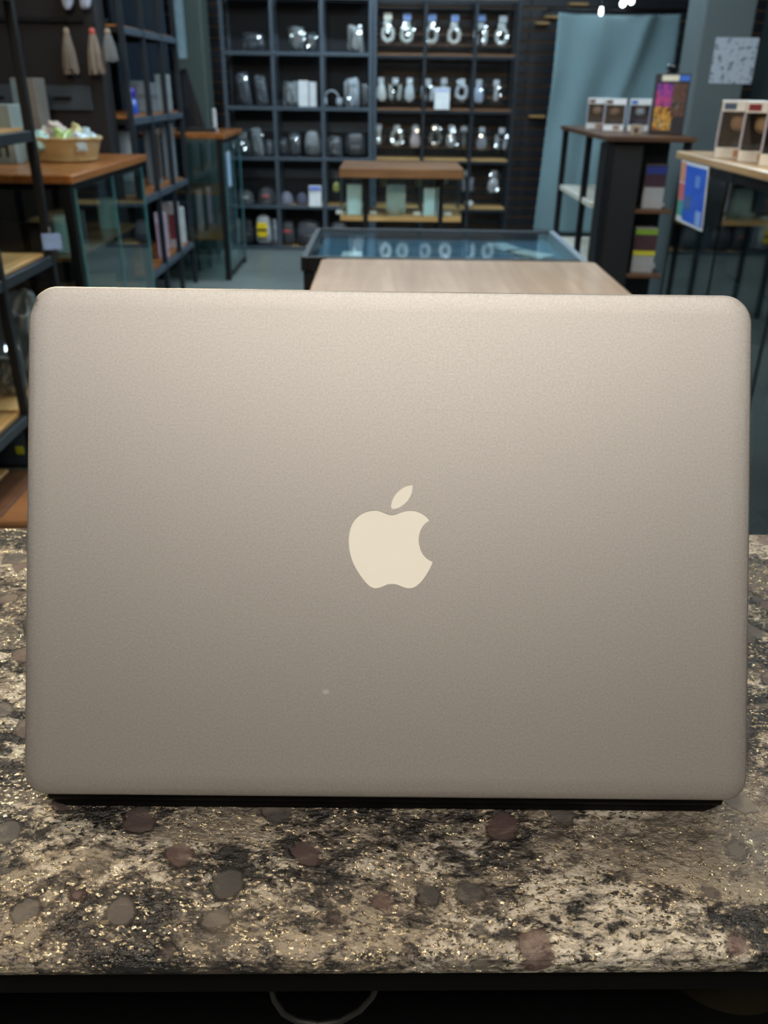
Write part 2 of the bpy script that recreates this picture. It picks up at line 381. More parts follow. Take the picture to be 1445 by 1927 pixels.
def lid_outline():
    o = []
    def arc(cx, cy, r, a0, a1, n=10):
        for k in range(n + 1):
            a = R(a0 + (a1 - a0) * k / n); o.append((cx + r * math.cos(a), cy + r * math.sin(a)))
    rb, rt_ = .0115, .0142
    arc(-LW / 2 + rb, rb, rb, 180, 270); arc(LW / 2 - rb, rb, rb, 270, 360)
    arc(LW / 2 - rt_, LH - rt_, rt_, 0, 90)
    dent = [(103, 537.9), (91.4, 540.3), (81.5, 545), (73, 550.7), (67.3, 556.5), (65.3, 560.7), (60.7, 575.6), (56.5, 585.6), (53.8, 594), (52.9, 602)]
    o.extend(on_lid(*q) for q in dent)
    return o
apple_px = [(705,537),(760,525),(820,500),(880,487),(940,485),(1000,498),(1060,525),(1105,562),(1135,598),(1100,620),(1060,660),(1030,715),(1014,780),(1012,840),(1025,905),(1050,965),(1090,1015),(1130,1045),(1167,1062),(1155,1105),(1125,1165),(1085,1230),(1040,1290),(990,1335),(950,1358),(905,1367),(860,1360),(815,1345),(765,1325),(715,1318),(660,1322),(610,1342),(560,1360),(510,1365),(465,1348),(420,1310),(370,1250),(320,1175),(275,1095),(245,1015),(225,930),(217,840),(222,755),(240,680),(270,615),(310,565),(360,525),(420,498),(480,485),(540,485),(600,503),(655,525)]
leaf_px = [(941,190),(942,230),(930,290),(905,345),(865,395),(815,435),(770,458),(715,468),(697,455),(698,420),(710,370),(735,320),(770,275),(815,235),(870,205)]
def smooth_loop(pts, sharp, n=3):
    """Catmull-Rom through the traced points, keeping the sharp tips."""
    out = []; L = len(pts)
    for i in range(L):
        p0, p1, p2, p3 = (Vector(pts[(i + k - 1) % L]) for k in range(4))
        if i in sharp: p0 = p1 - (p2 - p1)
        if (i + 1) % L in sharp: p3 = p2 + (p2 - p1)
        for k in range(n):
            t = k / n
            q = .5 * ((2 * p1) + (-p0 + p2) * t + (2 * p0 - 5 * p1 + 4 * p2 - p3) * t * t + (-p0 + 3 * p1 - 3 * p2 + p3) * t ** 3)
            out.append((q.x, q.y))
    return out
to_lid = lambda pts: [on_lid(620 + x * 240 / 1445, 880 + y * 250 / 1505) for x, y in pts]
apple = to_lid(smooth_loop(apple_px, {8, 18})); leaf = to_lid(smooth_loop(leaf_px, {0, 8}))
lid_rot = Matrix((Vector((1, 0, 0)), Vector((0, math.sin(LT), math.cos(LT))), Vector((0, -math.cos(LT), math.sin(LT))))).transposed().to_euler()
lid_loc = (0, 0, LZ - TOPZ)
def build_lid():
    bm = bmesh.new(); out = lid_outline(); n = len(out); cx, cy = 0, LH / 2
    def inset(d):
        res = []
        for i in range(n):
            p = Vector(out[i]); a = Vector(out[i - 1]); b = Vector(out[(i + 1) % n])
            t = (b - a).normalized(); q = Vector((-t.y, t.x))
            if i >= n - 10: q = (Vector((-LW / 2 + .0145, LH - .0145)) - p).normalized()      # knocked corner
            res.append(p + q * d)
        return res
    rings = []
    for d, z in ((.0006, -.0048), (0, -.0044), (0, -.0014), (.0001, -.0009), (.0004, -.0006), (.0010, -.00042), (.0040, -.00015), (.0085, -.00003), (.0100, 0)):
        rings.append([bm.verts.new((p.x, p.y, z)) for p in inset(d)])
    for a, b in zip(rings, rings[1:]):
        for k in range(n): bm.faces.new((a[k], a[(k + 1) % n], b[(k + 1) % n], b[k]))
    bm.faces.new(rings[0])
    for f in bm.faces: f.smooth = True
    edges = [bm.edges.get((rings[-1][k], rings[-1][(k + 1) % n])) for k in range(n)]
    wells = []
    for lp_ in (apple, leaf):
        vs = [bm.verts.new((x, y, 0)) for x, y in lp_]; wells.append(vs)
        edges += [bm.edges.new((vs[k], vs[(k + 1) % len(vs)])) for k in range(len(vs))]
    bmesh.ops.triangle_fill(bm, use_beauty=True, use_dissolve=False, edges=edges)
    # drop any triangles filled inside the emblem, then sink its walls
    def inside(pt, poly):
        c = False
        for i in range(len(poly)):
            (x1, y1), (x2, y2) = poly[i - 1], poly[i]
            if (y1 > pt[1]) != (y2 > pt[1]) and pt[0] < (x2 - x1) * (pt[1] - y1) / (y2 - y1) + x1: c = not c
        return c
    kill = [f for f in bm.faces if abs(f.calc_center_median().z) < 1e-6 and any(inside(f.calc_center_median()[:2], q) for q in (apple, leaf))]
    bmesh.ops.delete(bm, geom=kill, context='FACES_ONLY')
    for vs in wells:
        lo = [bm.verts.new((v.co.x, v.co.y, -.0009)) for v in vs]
        for k in range(len(vs)): bm.faces.new((vs[k], vs[(k + 1) % len(vs)], lo[(k + 1) % len(vs)], lo[k]))
    return bm
lid = from_bm('lid', build_lid(), ALU, lap, lid_loc, lid_rot)
lid['label'] = 'satin silver lid with a knocked upper left corner'
LOGO = plain('cream_emblem', (240, 238, 229), .28, 0, .02, 40, .2)
for nm, lp_, lab in (('emblem', apple, 'cream apple shaped emblem with a bite'), ('emblem_leaf', leaf, 'cream leaf of the emblem')):
    bm = bmesh.new(); top = [bm.verts.new((x, y, 0)) for x, y in lp_]; lo = [bm.verts.new((x, y, -.0004)) for x, y in lp_]
    ed = [bm.edges.new((top[k], top[(k + 1) % len(top)])) for k in range(len(top))]
    bmesh.ops.triangle_fill(bm, use_beauty=True, use_dissolve=False, edges=ed)
    for k in range(len(top)): bm.faces.new((top[k], top[(k + 1) % len(top)], lo[(k + 1) % len(top)], lo[k]))
    o = from_bm(nm, bm, LOGO, lid, (0, 0, -.00035)); o['label'] = lab
box('screen', plain('screen_black', (8, 9, 11), .12, 0, .1), (0, LH / 2 + .004, -.0052), (LW - .012, LH - .022, .0008), lid, .0002)
HB = plain('hinge_black', (5, 5, 6), .6, 0, .2, 30, 0, 0, .12)
def base_outline(w, d, r=.0115, n=6):
    o = []
    for cx, cy, a0 in ((-w / 2 + r, r, 180), (w / 2 - r, r, 270), (w / 2 - r, d - r, 0), (-w / 2 + r, d - r, 90)):
        for k in range(n + 1):
            a = R(a0 + 90 * k / n); o.append((cx + r * math.cos(a), cy + r * math.sin(a)))
    return o
bo = [(x, y + .013) for x, y in base_outline(LW - .004, .237)]
slab_poly('base', ALU, bo, .0055, .0128, lap, .0008, 2)
bb = [(x, y + .006) for x, y in base_outline(LW - .010, .242)]
slab_poly('bottom_cover', HB, bb, .0016, .0054, lap, .001, 1)
tube('hinge_cover', HB, [(-LW / 2 + .010, .0085, .0098), (LW / 2 - .010, .0085, .0098)], .0050, lap, seg=14)
box('keyboard_panel', plain('keyboard_black', (18, 18, 20), .5), (0, .085, .0129), (.275, .105, .0008), lap, .0003)
box('trackpad', plain('trackpad_grey', (150, 148, 144), .4, .6), (0, .195, .0129), (.105, .076, .0006), lap, .0002)
for fx in (-.155, .155):
    for fy in (.03, .225): lathe('rubber_foot', HB, [(.007, 0), (.0075, .0008), (.006, .0016)], lap, (fx, fy, 0))
# === PART 2 ===
# ================================================================== FURNITURE
def rack(label, x0, x1, ys, levels, top, boards, railm=None):
    """Open metal rack along the left side: posts, rails and wooden boards bay by bay."""
    t = thing('metal_rack', label, 'rack', ((x0 + x1) / 2, (ys[0] + ys[-1]) / 2, 0))
    ox, oy = (x0 + x1) / 2, (ys[0] + ys[-1]) / 2
    for y in ys:
        for x in (x0, x1): box('post', BLACK if railm is None else DARKM, (x - ox, y - oy, top / 2), (.03, .03, top), t, .002)
    for z in levels:
        for x in (x0, x1): box('rail', railm or DARKM, (x - ox, 0, z - .02), (.026, ys[-1] - ys[0] - .03, .036), t, .002)
        for y in ys: box('cross_rail', BLACK, (0, y - oy, z - .02), (abs(x1 - x0) - .03, .024, .03), t, .002)
        for a, b in zip(ys, ys[1:]):
            n = 2
            for k in range(n):
                w = (abs(x1 - x0) - .03) / n
                box('shelf_board', boards, (min(x0, x1) + .015 + w * (k + .5) - ox, (a + b) / 2 - oy, z - .001), (w - .004, b - a - .034, .016), t, .002)
    return t
rack('black metal rack with bare pale wood shelves nearest the left edge', -1.31, -1.74, [1.94, 2.41, 2.88, 3.35], [.27, .75, 1.19, 1.63], 2.1, W_PALE)
rack('tall black metal rack holding grey boxes behind the basket counter', -1.45, -1.86, [5.2, 5.62, 6.04, 6.46], [.30, .74, 1.17, 1.62], 2.2, W_ORANGE, GREYM)

# plank platform on the floor below the near rack
pf = thing('plank_platform', 'low platform of brown wooden planks on the floor by the near rack', 'platform', (-1.52, 2.645, 0))
for k in range(6):
    box('plank', [W_PALE, W_DARK, W_BROWN, W_PALE, W_DARK, W_BROWN][k], (-.31 + k * .124, 0, .05), (.118, .41, .02), pf, .003)
for y in (-.18, .18): box('batten', W_BROWN, (0, y, .02), (.74, .04, .04), pf, .002)

def display_counter(label, x0, x1, y0, y1, top, wood_m, thick=.035, shelves=(.32, .64), gl=GREENGLASS, side=1, panes=2):
    """Glass sided counter with a wooden top; side=+1 glazes the face towards +x, -1 towards -x."""
    ox, oy = (x0 + x1) / 2, (y0 + y1) / 2; sx, sy = x1 - x0, y1 - y0
    t = thing('display_counter', label, 'counter', (ox, oy, 0))
    box('counter_top', wood_m, (0, 0, top - thick / 2), (sx, sy, thick), t, .005)
    h = top - thick
    for a in (-1, 1):
        for b in (-1, 1): box('leg', BLACK, (a * (sx / 2 - .045), b * (sy / 2 - .045), h / 2), (.04, .04, h), t, .002)
        box('top_rail', BLACK, (a * (sx / 2 - .045), 0, h - .02), (.034, sy - .13, .036), t, .002)
        box('bottom_rail', BLACK, (a * (sx / 2 - .045), 0, .04), (.034, sy - .13, .03), t, .002)
    for z in shelves: box('shelf', wood_m, (0, 0, z), (sx - .16, sy - .16, .018), t, .002)
    w = (sy - .13) / panes
    for k in range(panes):
        box('glass_pane', gl, (side * (sx / 2 - .022), -sy / 2 + .065 + w * (k + .5), h / 2 + .02), (.006, w - .006, h - .09), t, .001)
    box('glass_pane', gl, (0, -sy / 2 + .022, h / 2 + .02), (sx - .13, .006, h - .09), t, .001)
    for k in range(panes + 1): box('glass_edge', plain('teal_glass_edge', (72, 118, 122), .15, 0, .1, 8, .6), (side * (sx / 2 - .0205), -sy / 2 + .068 + w * k - (.006 if k == panes else 0), h / 2 + .02), (.010, .008, h - .09), t, .001)
    return t
display_counter('glass sided counter with an orange wood top carrying the wicker basket', -2.3, -1.32, 3.75, 4.96, 1.0, W_ORANGE)
display_counter('glass sided counter with a wood top in the rear left corner', -1.78, -1.17, 6.52, 7.34, 1.03, W_ORANGE, .035, (.3, .62))

# right hand case with smoked glass
rc = thing('display_case', 'dark glass case with a wood top and figure boxes along the right edge', 'display case', (1.57, 2.8, 0))
box('case_top', wood('case_wood', (140, 108, 72), (196, 164, 122), .35, 1, 6, .3), (0, 0, 1.118), (.86, 1.64, .028), rc, .004)
for a in (-1, 1):
    for y in (-.78, -.26, .26, .78): box('post', BLACK, (a * .39, y, .55), (.035, .035, 1.1), rc, .002)
    box('top_rail', BLACK, (a * .39, 0, 1.085), (.03, 1.6, .034), rc, .002); box('bottom_rail', BLACK, (a * .39, 0, .05), (.03, 1.6, .04), rc, .002)
for k in range(3): box('glass_pane', SMOKE, (-.412, -.52 + .52 * k, .57), (.006, .5, 1.0), rc, .001)
box('glass_pane', SMOKE, (0, .797, .57), (.74, .006, 1.0), rc, .001); box('back_panel', plain('case_back', (34, 38, 40), .6), (.41, 0, .57), (.01, 1.56, 1.0), rc, .001)
for z in (.12, .43, .76): box('shelf', plain('case_shelf', (70, 62, 50), .5), (0, 0, z), (.72, 1.5, .016), rc, .002)
box('base_panel', BLACK, (0, -.8, .55), (.82, .012, 1.08), rc, .002)

# rear right tall table with open shelves
rt2 = thing('tall_table', 'tall narrow black table with a dark wood top before the pale cloth', 'table', (1.35, 5.37, 0))
box('table_top', W_DARK, (0, 0, 1.118), (.46, 1.32, .026), rt2, .004)
for x in (-.2, .2):
    for y in (-.62, -.1, .62): box('leg', BLACK, (x, y, .552), (.034, .034, 1.104), rt2, .002)
PANB = plain('side_black', (15, 16, 19), .55)
box('side_panel', PANB, (-.195, -.50, .56), (.012, .21, 1.06), rt2, .002); box('inner_panel', PANB, (0, -.37, .56), (.37, .012, 1.06), rt2, .002)
box('front_panel', PANB, (-.105, -.615, .56), (.16, .012, 1.06), rt2, .002)
WHITEB = plain('white_board', (214, 210, 198), .5)
for z in (.43, .76): box('end_shelf', WHITEB, (0, .12, z), (.42, .94, .03), rt2, .003)
for z in (.14, .42, .76): box('front_shelf', W_DARK, (.075, -.50, z), (.2, .22, .018), rt2, .002)

# wooden table and low glass table in the middle of the shop
wt = thing('wooden_table', 'plain pale brown wooden table right behind the laptop', 'table', (.21, 2.2, 0))
slab_poly('table_top', W_TABLE, [(-.41 + .02, -.4), (.40, -.4), (.42, -.38), (.42, .40), (.40, .42), (-.39, .42), (-.41, .40), (-.41, -.38)], .845, .88, wt, .006, 2)
for x in (-.36, .37):
    for y in (-.35, .37): box('leg', BLACK, (x, y, .4225), (.045, .045, .845), wt, .003)
for y in (-.35, .37): box('apron', BLACK, (.005, y, .815), (.68, .025, .05), wt, .002)
LIT_RIM = plain('lit_rim', (128, 142, 156), .35, .5, .1, 20)
gt = thing('glass_table', 'low black framed glass display table behind the wooden table', 'display table', (.18, 3.03, 0))
for a in (-1, 1):
    for b in (-1, 1): box('leg', BLACK, (a * .43, b * .28, .41), (.035, .035, .82), gt, .002)
    box('rim', LIT_RIM if a > 0 else BLACK, (a * .443, 0, .842), (.022, .61, .044), gt, .002); box('rim', DARKM if a > 0 else BLACK, (0, a * .295, .842), (.862, .02, .044), gt, .002)  # brightness of the right rim is painted in by a paler colour
    box('side_glass', GREENGLASS, (a * .44, 0, .70), (.005, .52, .22), gt, .001); box('side_glass', GREENGLASS, (0, a * .297, .70), (.82, .005, .22), gt, .001)
box('glass_top', glass('table_glass', (.86, .95, .97), 1.4), (0, 0, .855), (.862, .568, .008), gt, .002)
box('felt_tray', plain('navy_felt', (46, 82, 106), .8, 0, .15, 30), (0, 0, .822), (.84, .55, .02), gt, .002)

# small wooden display table in front of the rear shelves
st = thing('small_table', 'small table with a thick brown wood slab before the rear shelves', 'table', (.08, 5.76, 0))
box('slab_top', W_BROWN, (0, 0, .872), (.76, .56, .056), st, .005)
for x in (-.22, .25):
    for y in (-.2, .22): box('leg', BLACK, (x, y, .422), (.03, .03, .844), st, .002)
box('shelf', W_PALEX, (0, 0, .60), (.76, .42, .03), st, .003)
for y in (-.215, .215): box('side_glass', GLASS, (0, y, .73), (.76, .005, .22), st, .001)
for x in (-.378, .378): box('end_glass', GLASS, (x, 0, .73), (.005, .42, .22), st, .001)

# rear shelf unit (left half open shelves, right half slat board)
BY = 7.92
su = thing('wall_shelf', 'grey metal shelf unit along the back wall holding caps and bags', 'shelf', (-.77, BY + .17, 0))
LV = [.03, .383, .781, 1.177, 1.588, 1.99]
for x in (-1.385, -.975, -.565, -.16):
    for y in (-.16, .16): box('post', GREYM, (x + .77, y, 1.15), (.032, .032, 2.3), su, .002)
for z in LV:
    for k, x in enumerate((-1.18, -.77, -.3625)):
        box('shelf_board', DARKM if not (z < .4 and k > 0) else W_PALEX, (x + .77, 0, z - .008), (.376, .318, .014), su, .002)
    box('rail', GREYM, (-.0025, -.176, z - .012), (1.22, .012, .03), su, .002)
box('back_sheet', plain('shelf_back', (20, 25, 33), .6), (0, .19, 1.15), (1.24, .008, 2.3), su, .001)
for z in (.62, 1.01): box('back_rail', GREYM, (0, .18, z), (1.2, .01, .08), su, .001)
sv = thing('slat_shelf', 'shelf unit of thin posts and wooden ledges over the dark slat wall', 'shelf', (.466, BY + .17, 0))
for x in (-.123, .29, .705, 1.055):
    box('post', GREYM if x < 0 else DARKM, (x - .466, -.16, 1.15), (.026, .026, 2.3), sv, .002); box('post', DARKM, (x - .466, .14, 1.15), (.026, .026, 2.3), sv, .002)
for z in (.383, .781, 1.177, 1.588, 1.99):
    for x in (.0835, .4975, .88): box('ledge', W_PALEX if z < 1.0 else W_BROWN, (x - .466, .0, z - .008), (.38 if x < .6 else .32, .29, .014), sv, .002)
    box('rail', DARKM, (0, -.178, z - .024), (1.15, .01, .022), sv, .002)
for z in (1.66, 1.74, 1.26, .86):
    box('hang_bar', W_BROWN, (0, .10, z), (1.15, .012, .010), sv, .002)

# tall dark board behind the basket counter
db = thing('tall_cabinet', 'tall dark cabinet with two grey drawers behind the basket counter', 'cabinet', (-1.94, 5.08, 0))
CABM = plain('dark_brown_cabinet', (20, 17, 21), .6, 0, .2, 4)
box('body', CABM, (0, 0, 1.1), (.84, .16, 2.2), db, .004)
for x in (-.16, .2): 
    d = box('drawer', plain('slate_drawer', (54, 62, 70), .5), (x, -.09, 1.27), (.3, .02, .12), db, .003); box('handle', BLACK, (0, -.02, .0), (.1, .015, .012), d, .003)
box('hook_rail', BLACK, (.05, -.10, 1.63), (.62, .02, .02), db, .002)

# pale cloth sheet hung before the slat wall
def cloth_mesh():
    bm = bmesh.new(); nx, nz = 44, 60; g = []
    for j in range(nz + 1):
        row = []
        for i in range(nx + 1):
            u, w_ = i / nx, j / nz
            x = u * .97 - .485 + .02 * math.sin(w_ * 2.2) - .03 * (1 - w_) * (1 - u); z = .22 + w_ * 1.66 - .015 * math.sin(u * math.pi)
            y = .022 * math.sin(u * 19 + 1.5 * math.sin(w_ * 5)) * (.35 + .65 * (1 - w_)) + .035 * noise.noise(Vector((u * 2.4 + w_ * 1.5, w_ * 2.6 - u * 1.2, .3)))
            y -= .03 * math.exp(-((u - .75 + (1 - w_) * .5) / .06) ** 2) * w_
            row.append(bm.verts.new((x, y, z)))
        g.append(row)
    for j in range(nz):
        for i in range(nx): bm.faces.new((g[j][i], g[j][i + 1], g[j + 1][i + 1], g[j + 1][i]))
    return bm
hc = thing('hanging_cloth', 'pale teal creased cloth sheet hanging in the rear right corner', 'cloth', (1.80, 7.72, 0))
clo = from_bm('cloth', cloth_mesh(), plain('teal_cloth', (112, 136, 143), .85, 0, .1, 4), hc, smooth=True)
md = clo.modifiers.new('thick', 'SOLIDIFY'); md.thickness = .003
tube('rod', BLACK, [(-.56, 0, 1.90), (.56, 0, 1.90)], .012, hc)
tube('bracket', BLACK, [(-.5, 0, 1.90), (-.5, .622, 1.92)], .007, hc); tube('bracket', BLACK, [(.5, 0, 1.90), (.5, .622, 1.92)], .007, hc)

# ================================================================== GOODS
SH = {}
def shade(rgb, rough=.45, coat=.25):
    k = 'goods_%d_%d_%d' % rgb
    return plain(k, rgb, rough, 0, .3, 22, coat)
PLASTIC = glass('plastic_sleeve', (.95, .97, .98), 2.1)

def backpack(label, x, y, z, w, d, h, rgb, rz=0, group=None, lean=0, emblem=None):
    t = thing('backpack', label, 'backpack', (x, y, z), rz, group); m = shade(rgb)
    dk = shade(tuple(int(v * .6) for v in rgb))
    blob('body', m, (w, d * .8, h), t, (0, .02, 0), (lean, 0, 0), .45, .18, .05, x * 9)
    blob('front_pocket', dk, (w * .74, d * .4, h * .45), t, (0, -d * .34, h * .06), (lean, 0, 0), .5, .12, .04, y)
    tube('handle', dk, [(-w * .16, .02, h * .93), (-w * .1, .01, h * 1.06), (w * .1, .01, h * 1.06), (w * .16, .02, h * .93)], .006, t, seg=6)
    for s in (-1, 1): tube('strap', dk, [(s * w * .3, d * .3, h * .85), (s * w * .47, d * .1, h * .6), (s * w * .5, d * .2, h * .18)], .008, t, seg=6)
    return t
def bat_patch(t, w, z, y):
    """Yellow patch with a dark band across it."""
    a = blob('emblem_patch', plain('patch_yellow', (240, 206, 20), .5), (w, .012, w * 1.35), t, (0, y, z), (0, 0, 0), .45, 0, 0, 0, True, (8, 16))
    a['label'] = 'yellow patch with a black band'
    blob('emblem_band', plain('patch_black', (14, 14, 16), .6), (w * 1.04, .012, w * .22), a, (0, -.004, w * .57), (0, 0, 0), .5, 0, 0, 0, True, (8, 12))
    for s in (-1, 1): blob('emblem_wing', plain('patch_black', (14, 14, 16), .6), (w * .3, .012, w * .3), a, (s * w * .2, -.0035, w * .50), (0, 0, 0), 1, .5, 0, 0, True, (8, 12))
def cap(label, x, y, z, s, rgb, rz=0, group=None, patch=None):
    t = thing('cap', label, 'cap', (x, y, z), rz, group); m = shade(rgb, .7, 0)
    bm = bmesh.new(); nv, nu = 8, 20; rows = []
    for i in range(nv + 1):
        a = math.pi / 2 * i / nv
        rows.append([bm.verts.new((s * .5 * math.cos(a) ** .8 * math.cos(6.28318 * k / nu), s * .56 * math.cos(a) ** .8 * math.sin(6.28318 * k / nu), s * .02 + s * .78 * math.sin(a))) for k in range(nu)])
    for a, b in zip(rows, rows[1:]):
        for k in range(nu): bm.faces.new((a[k], a[(k + 1) % nu], b[(k + 1) % nu], b[k]))
    bmesh.ops.remove_doubles(bm, verts=bm.verts[:], dist=1e-4); from_bm('crown', bm, m, t, smooth=True)
    bm = bmesh.new(); top = []; n = 12
    for j in range(4):
        row = []
        for k in range(n + 1):
            a = math.pi + math.pi * k / n; e = 1 + j / 3 * .62 * math.sin(math.pi * k / n)
            row.append(bm.verts.new((s * .5 * math.cos(a) * (1 + .02 * j), s * .54 * math.sin(a) * e, s * .05 - s * .05 * (2 * k / n - 1) ** 2 * j / 2)))
        top.append(row)
    for a, b in zip(top, top[1:]):
        for k in range(n): bm.faces.new((a[k], a[k + 1], b[k + 1], b[k]))
    o = from_bm('brim', bm, shade(tuple(int(v * .75) for v in rgb), .7, 0), t, smooth=True); o.modifiers.new('t', 'SOLIDIFY').thickness = .004
    lathe('button', m, [(.008, 0), (.008, .005), (0, .008)], t, (0, 0, s * .79), seg=10)
    if patch: blob('front_print', shade(patch, .6, 0), (s * .42, .012, s * .2), t, (0, -s * .545, s * .30), (-.25, 0, 0), .6, 0, 0, 0, True, (8, 12))
    return t
def pouch(label, x, y, z, w, d, h, rgb, rz=0, tilt=0, group=None):
    """Soft zip bag folded in a shiny plastic sleeve."""
    t = thing('zip_bag', label, 'bag', (x, y, z), rz, group); sd = x * 7 + z
    b = blob('body', shade(rgb, .28, .5), (w * 1.06, d, h * .97), t, (0, 0, 0), (0, tilt, 0), .34, .16, .22, sd, True, (16, 24))
    b['label'] = 'soft creased body'
    tube('zip', shade((170, 176, 182), .3, 0), [(-w * .34, -d * .50, h * .70), (-w * .1, -d * .55, h * .77), (w * .1, -d * .55, h * .74), (w * .34, -d * .48, h * .78)], .004, t, rot=(0, tilt, 0), seg=6)
    for q in (-1, 1):
        tube('strap', shade(tuple(int(v * (.55 if q < 0 else 1.25)) if v * 1.25 < 255 else 255 for v in rgb), .3, .4), [(q * w * .30, -d * .3, h * .93), (q * w * .2, -d * .56, h * .62), (q * w * .33, -d * .58, h * .3), (q * w * .12, -d * .52, h * .07)], .009, t, rot=(0, tilt, 0), seg=6)
    sleeve(t, (w * 1.12, h * .98), (0, -d * .62, h * .02), sd)
    return t
def sleeve(t, size, loc, seed):
    """Crumpled clear plastic front."""
    bm = bmesh.new(); nx, nz = 7, 9; g = []
    for j in range(nz + 1):
        g.append([bm.verts.new(((i / nx - .5) * size[0], -.012 * math.sin(math.pi * i / nx) * math.sin(math.pi * j / nz) + .022 * noise.noise(Vector((i * .9 + seed * 5.3, j * .8, seed))), j / nz * size[1])) for i in range(nx + 1)])
    for j in range(nz):
        for i in range(nx): bm.faces.new((g[j][i], g[j][i + 1], g[j + 1][i + 1], g[j + 1][i]))
    return from_bm('sleeve', bm, PLASTIC, t, loc)
def headset(label, x, y, z, s, rgb, rz=0):
    t = thing('headphones', label, 'headphones', (x, y, z), rz); m = shade(rgb, .3, .6)
    pts = [(math.cos(a) * s * .5, 0, s * .36 + math.sin(a) * s * .62) for a in [math.pi * k / 12 for k in range(13)]]
    tube('headband', m, pts, s * .06, t, seg=8)
    for q in (-1, 1): lathe('ear_cup', m, [(.0, -.02), (s * .26, -.02), (s * .28, 0), (s * .26, .03), (0, .035)], t, (q * s * .46, 0, s * .3), (0, q * R(90), 0), seg=16)
    return t
def carton(label, x, y, z, w, d, h, rgb, rz=0, name='product_box', cat='box', front=None, group=None, art=None):
    t = thing(name, label, cat, (x, y, z), rz, group)
    box('carton', shade(rgb, .45, .1), (0, 0, h / 2), (w, d, h), t, .003)
    if front:
        for k, (u0, v0, u1, v1, c) in enumerate(front):
            mm = c if not isinstance(c, tuple) else shade(c, .4, .2)
            box('print_panel', mm, ((u0 + u1) / 2 * w - w / 2, -d / 2 - .0008 - .0004 * k, (v0 + v1) / 2 * h), ((u1 - u0) * w, .0016, (v1 - v0) * h), t, 0)
    return t
def art_mat(name, cols, sc_):
    if name in MATS: return MATS[name]
    m, nt, b = new_mat(name); n = noise_t(nt, coords(nt), sc_, 3, .55, 1.2)
    k = len(cols) - 1
    nt.links.new(ramp(nt, n, [(.3 + .4 * i / k, lin(c)) for i, c in enumerate(cols)]), b.inputs['Base Color']); b.inputs['Roughness'].default_value = .35
    MATS[name] = m; return m
def figure_box(label, x, y, z, rz, rgb, skin, hair, coat, h=.16, group=None, shirt=(60, 60, 70)):
    """Card box with a clear window and a small big-headed doll inside."""
    w, d = h * .72, h * .58
    t = thing('figure_box', label, 'figure box', (x, y, z), rz, group); c = shade(rgb, .45, .1); wh = shade((226, 228, 234), .4, .2)
    box('back_card', c, (0, d / 2 - .003, h / 2), (w, .006, h), t, .001)
    for s in (-1, 1): box('side_card', c, (s * (w / 2 - .0015), 0, h / 2), (.003, d - .007, h), t, .001)
    box('lid_card', wh, (0, 0, h - .002), (w + .002, d, .004), t, .001); box('floor_card', c, (0, -.003, .002), (w - .006, d - .008, .004), t, .001)
    hd = box('header_card', wh, (0, -d / 2 + .002, h * .9), (w - .004, .003, h * .17), t, .0005)
    box('header_print', shade(coat, .4, .2), (-w * .28, -.0022, 0), (w * .3, .001, h * .11), hd, 0)
    ft = box('footer_card', wh, (0, -d / 2 + .002, h * .1), (w - .004, .003, h * .19), t, .0005)
    box('footer_print', shade(skin, .4, .2), (w * .14, -.0022, 0), (w * .32, .001, h * .13), ft, 0)
    for s in (-1, 1): box('window_edge', shade((176, 176, 196), .4, .2), (s * (w / 2 - .003), -d / 2 + .001, h * .5), (.006, .003, h * .63), t, .0005)
    box('window', PLASTIC, (0, -d / 2 + .002, h * .5), (w - .006, .001, h * .62), t, 0)
    blob('figure_head', shade(skin, .45, .1), (h * .34, h * .3, h * .3), t, (0, -.004, h * .47), (0, 0, 0), .8, 0, 0, 0)
    blob('figure_hair', shade(hair, .6, 0), (h * .37, h * .32, h * .2), t, (0, .002, h * .62), (0, 0, 0), .8, .1, .08, x)
    blob('figure_body', shade(shirt, .5, 0), (h * .2, h * .17, h * .3), t, (0, 0, .006), (0, 0, 0), .6, .15, 0, 0)
    return t
def cable_pack(label, x, y, z, rgb, h=.22, tagc=None, group=None, kind='ring'):
    """Bagged coil hanging from a peg on the slat wall; (x, y, z) is the peg."""
    t = thing('cable_pack', label, 'packet', (x, y, z), 0, group); m = shade(rgb, .35, .5)
    tube('peg', DARKM, [(0, .12, 0), (0, -.02, 0), (0, -.025, .008)], .003, t, seg=6)
    if tagc: box('price_tag', shade(tagc, .4, .2), (0, -.018, .012), (.065, .003, .05), t, .0008)
    box('header', shade((200, 206, 212), .35, .3), (0, 0, -.035), (.05, .003, .045), t, .0008)
    if kind == 'ring':
        pts = [(math.cos(6.28318 * k / 18) * .042, .006 * math.sin(k * 2.1), -.115 + math.sin(6.28318 * k / 18) * .052) for k in range(18)]
        tube('coil', m, pts, .018, t, seg=8, closed=True); blob('plug', m, (.034, .026, .05), t, (random.uniform(-.02, .02), -.012, -.07), (0, random.uniform(-.5, .5), 0), .6, 0, 0, 0)
    elif kind == 'twin':
        for s in (-1, 1): blob('plug', m, (.046, .034, .12), t, (s * .03, 0, -.185), (0, s * .12, 0), .6, .3, .05, x + s)
        tube('cord', m, [(-.028, 0, -.08), (0, -.012, -.058), (.028, 0, -.08)], .006, t, seg=6)
    elif kind == 'drop':
        blob('body', m, (.11, .055, .14), t, (0, 0, -.195), (0, 0, 0), .8, .45, .12, x * 5); tube('neck', m, [(0, 0, -.07), (.004, 0, -.05)], .014, t, seg=8)
    else:
        box('body', m, (0, 0, -.11), (.035, .02, .13), t, .006)
    sleeve(t, (.13, .17), (0, -.045, -.2), x * 3 + z)
    return t
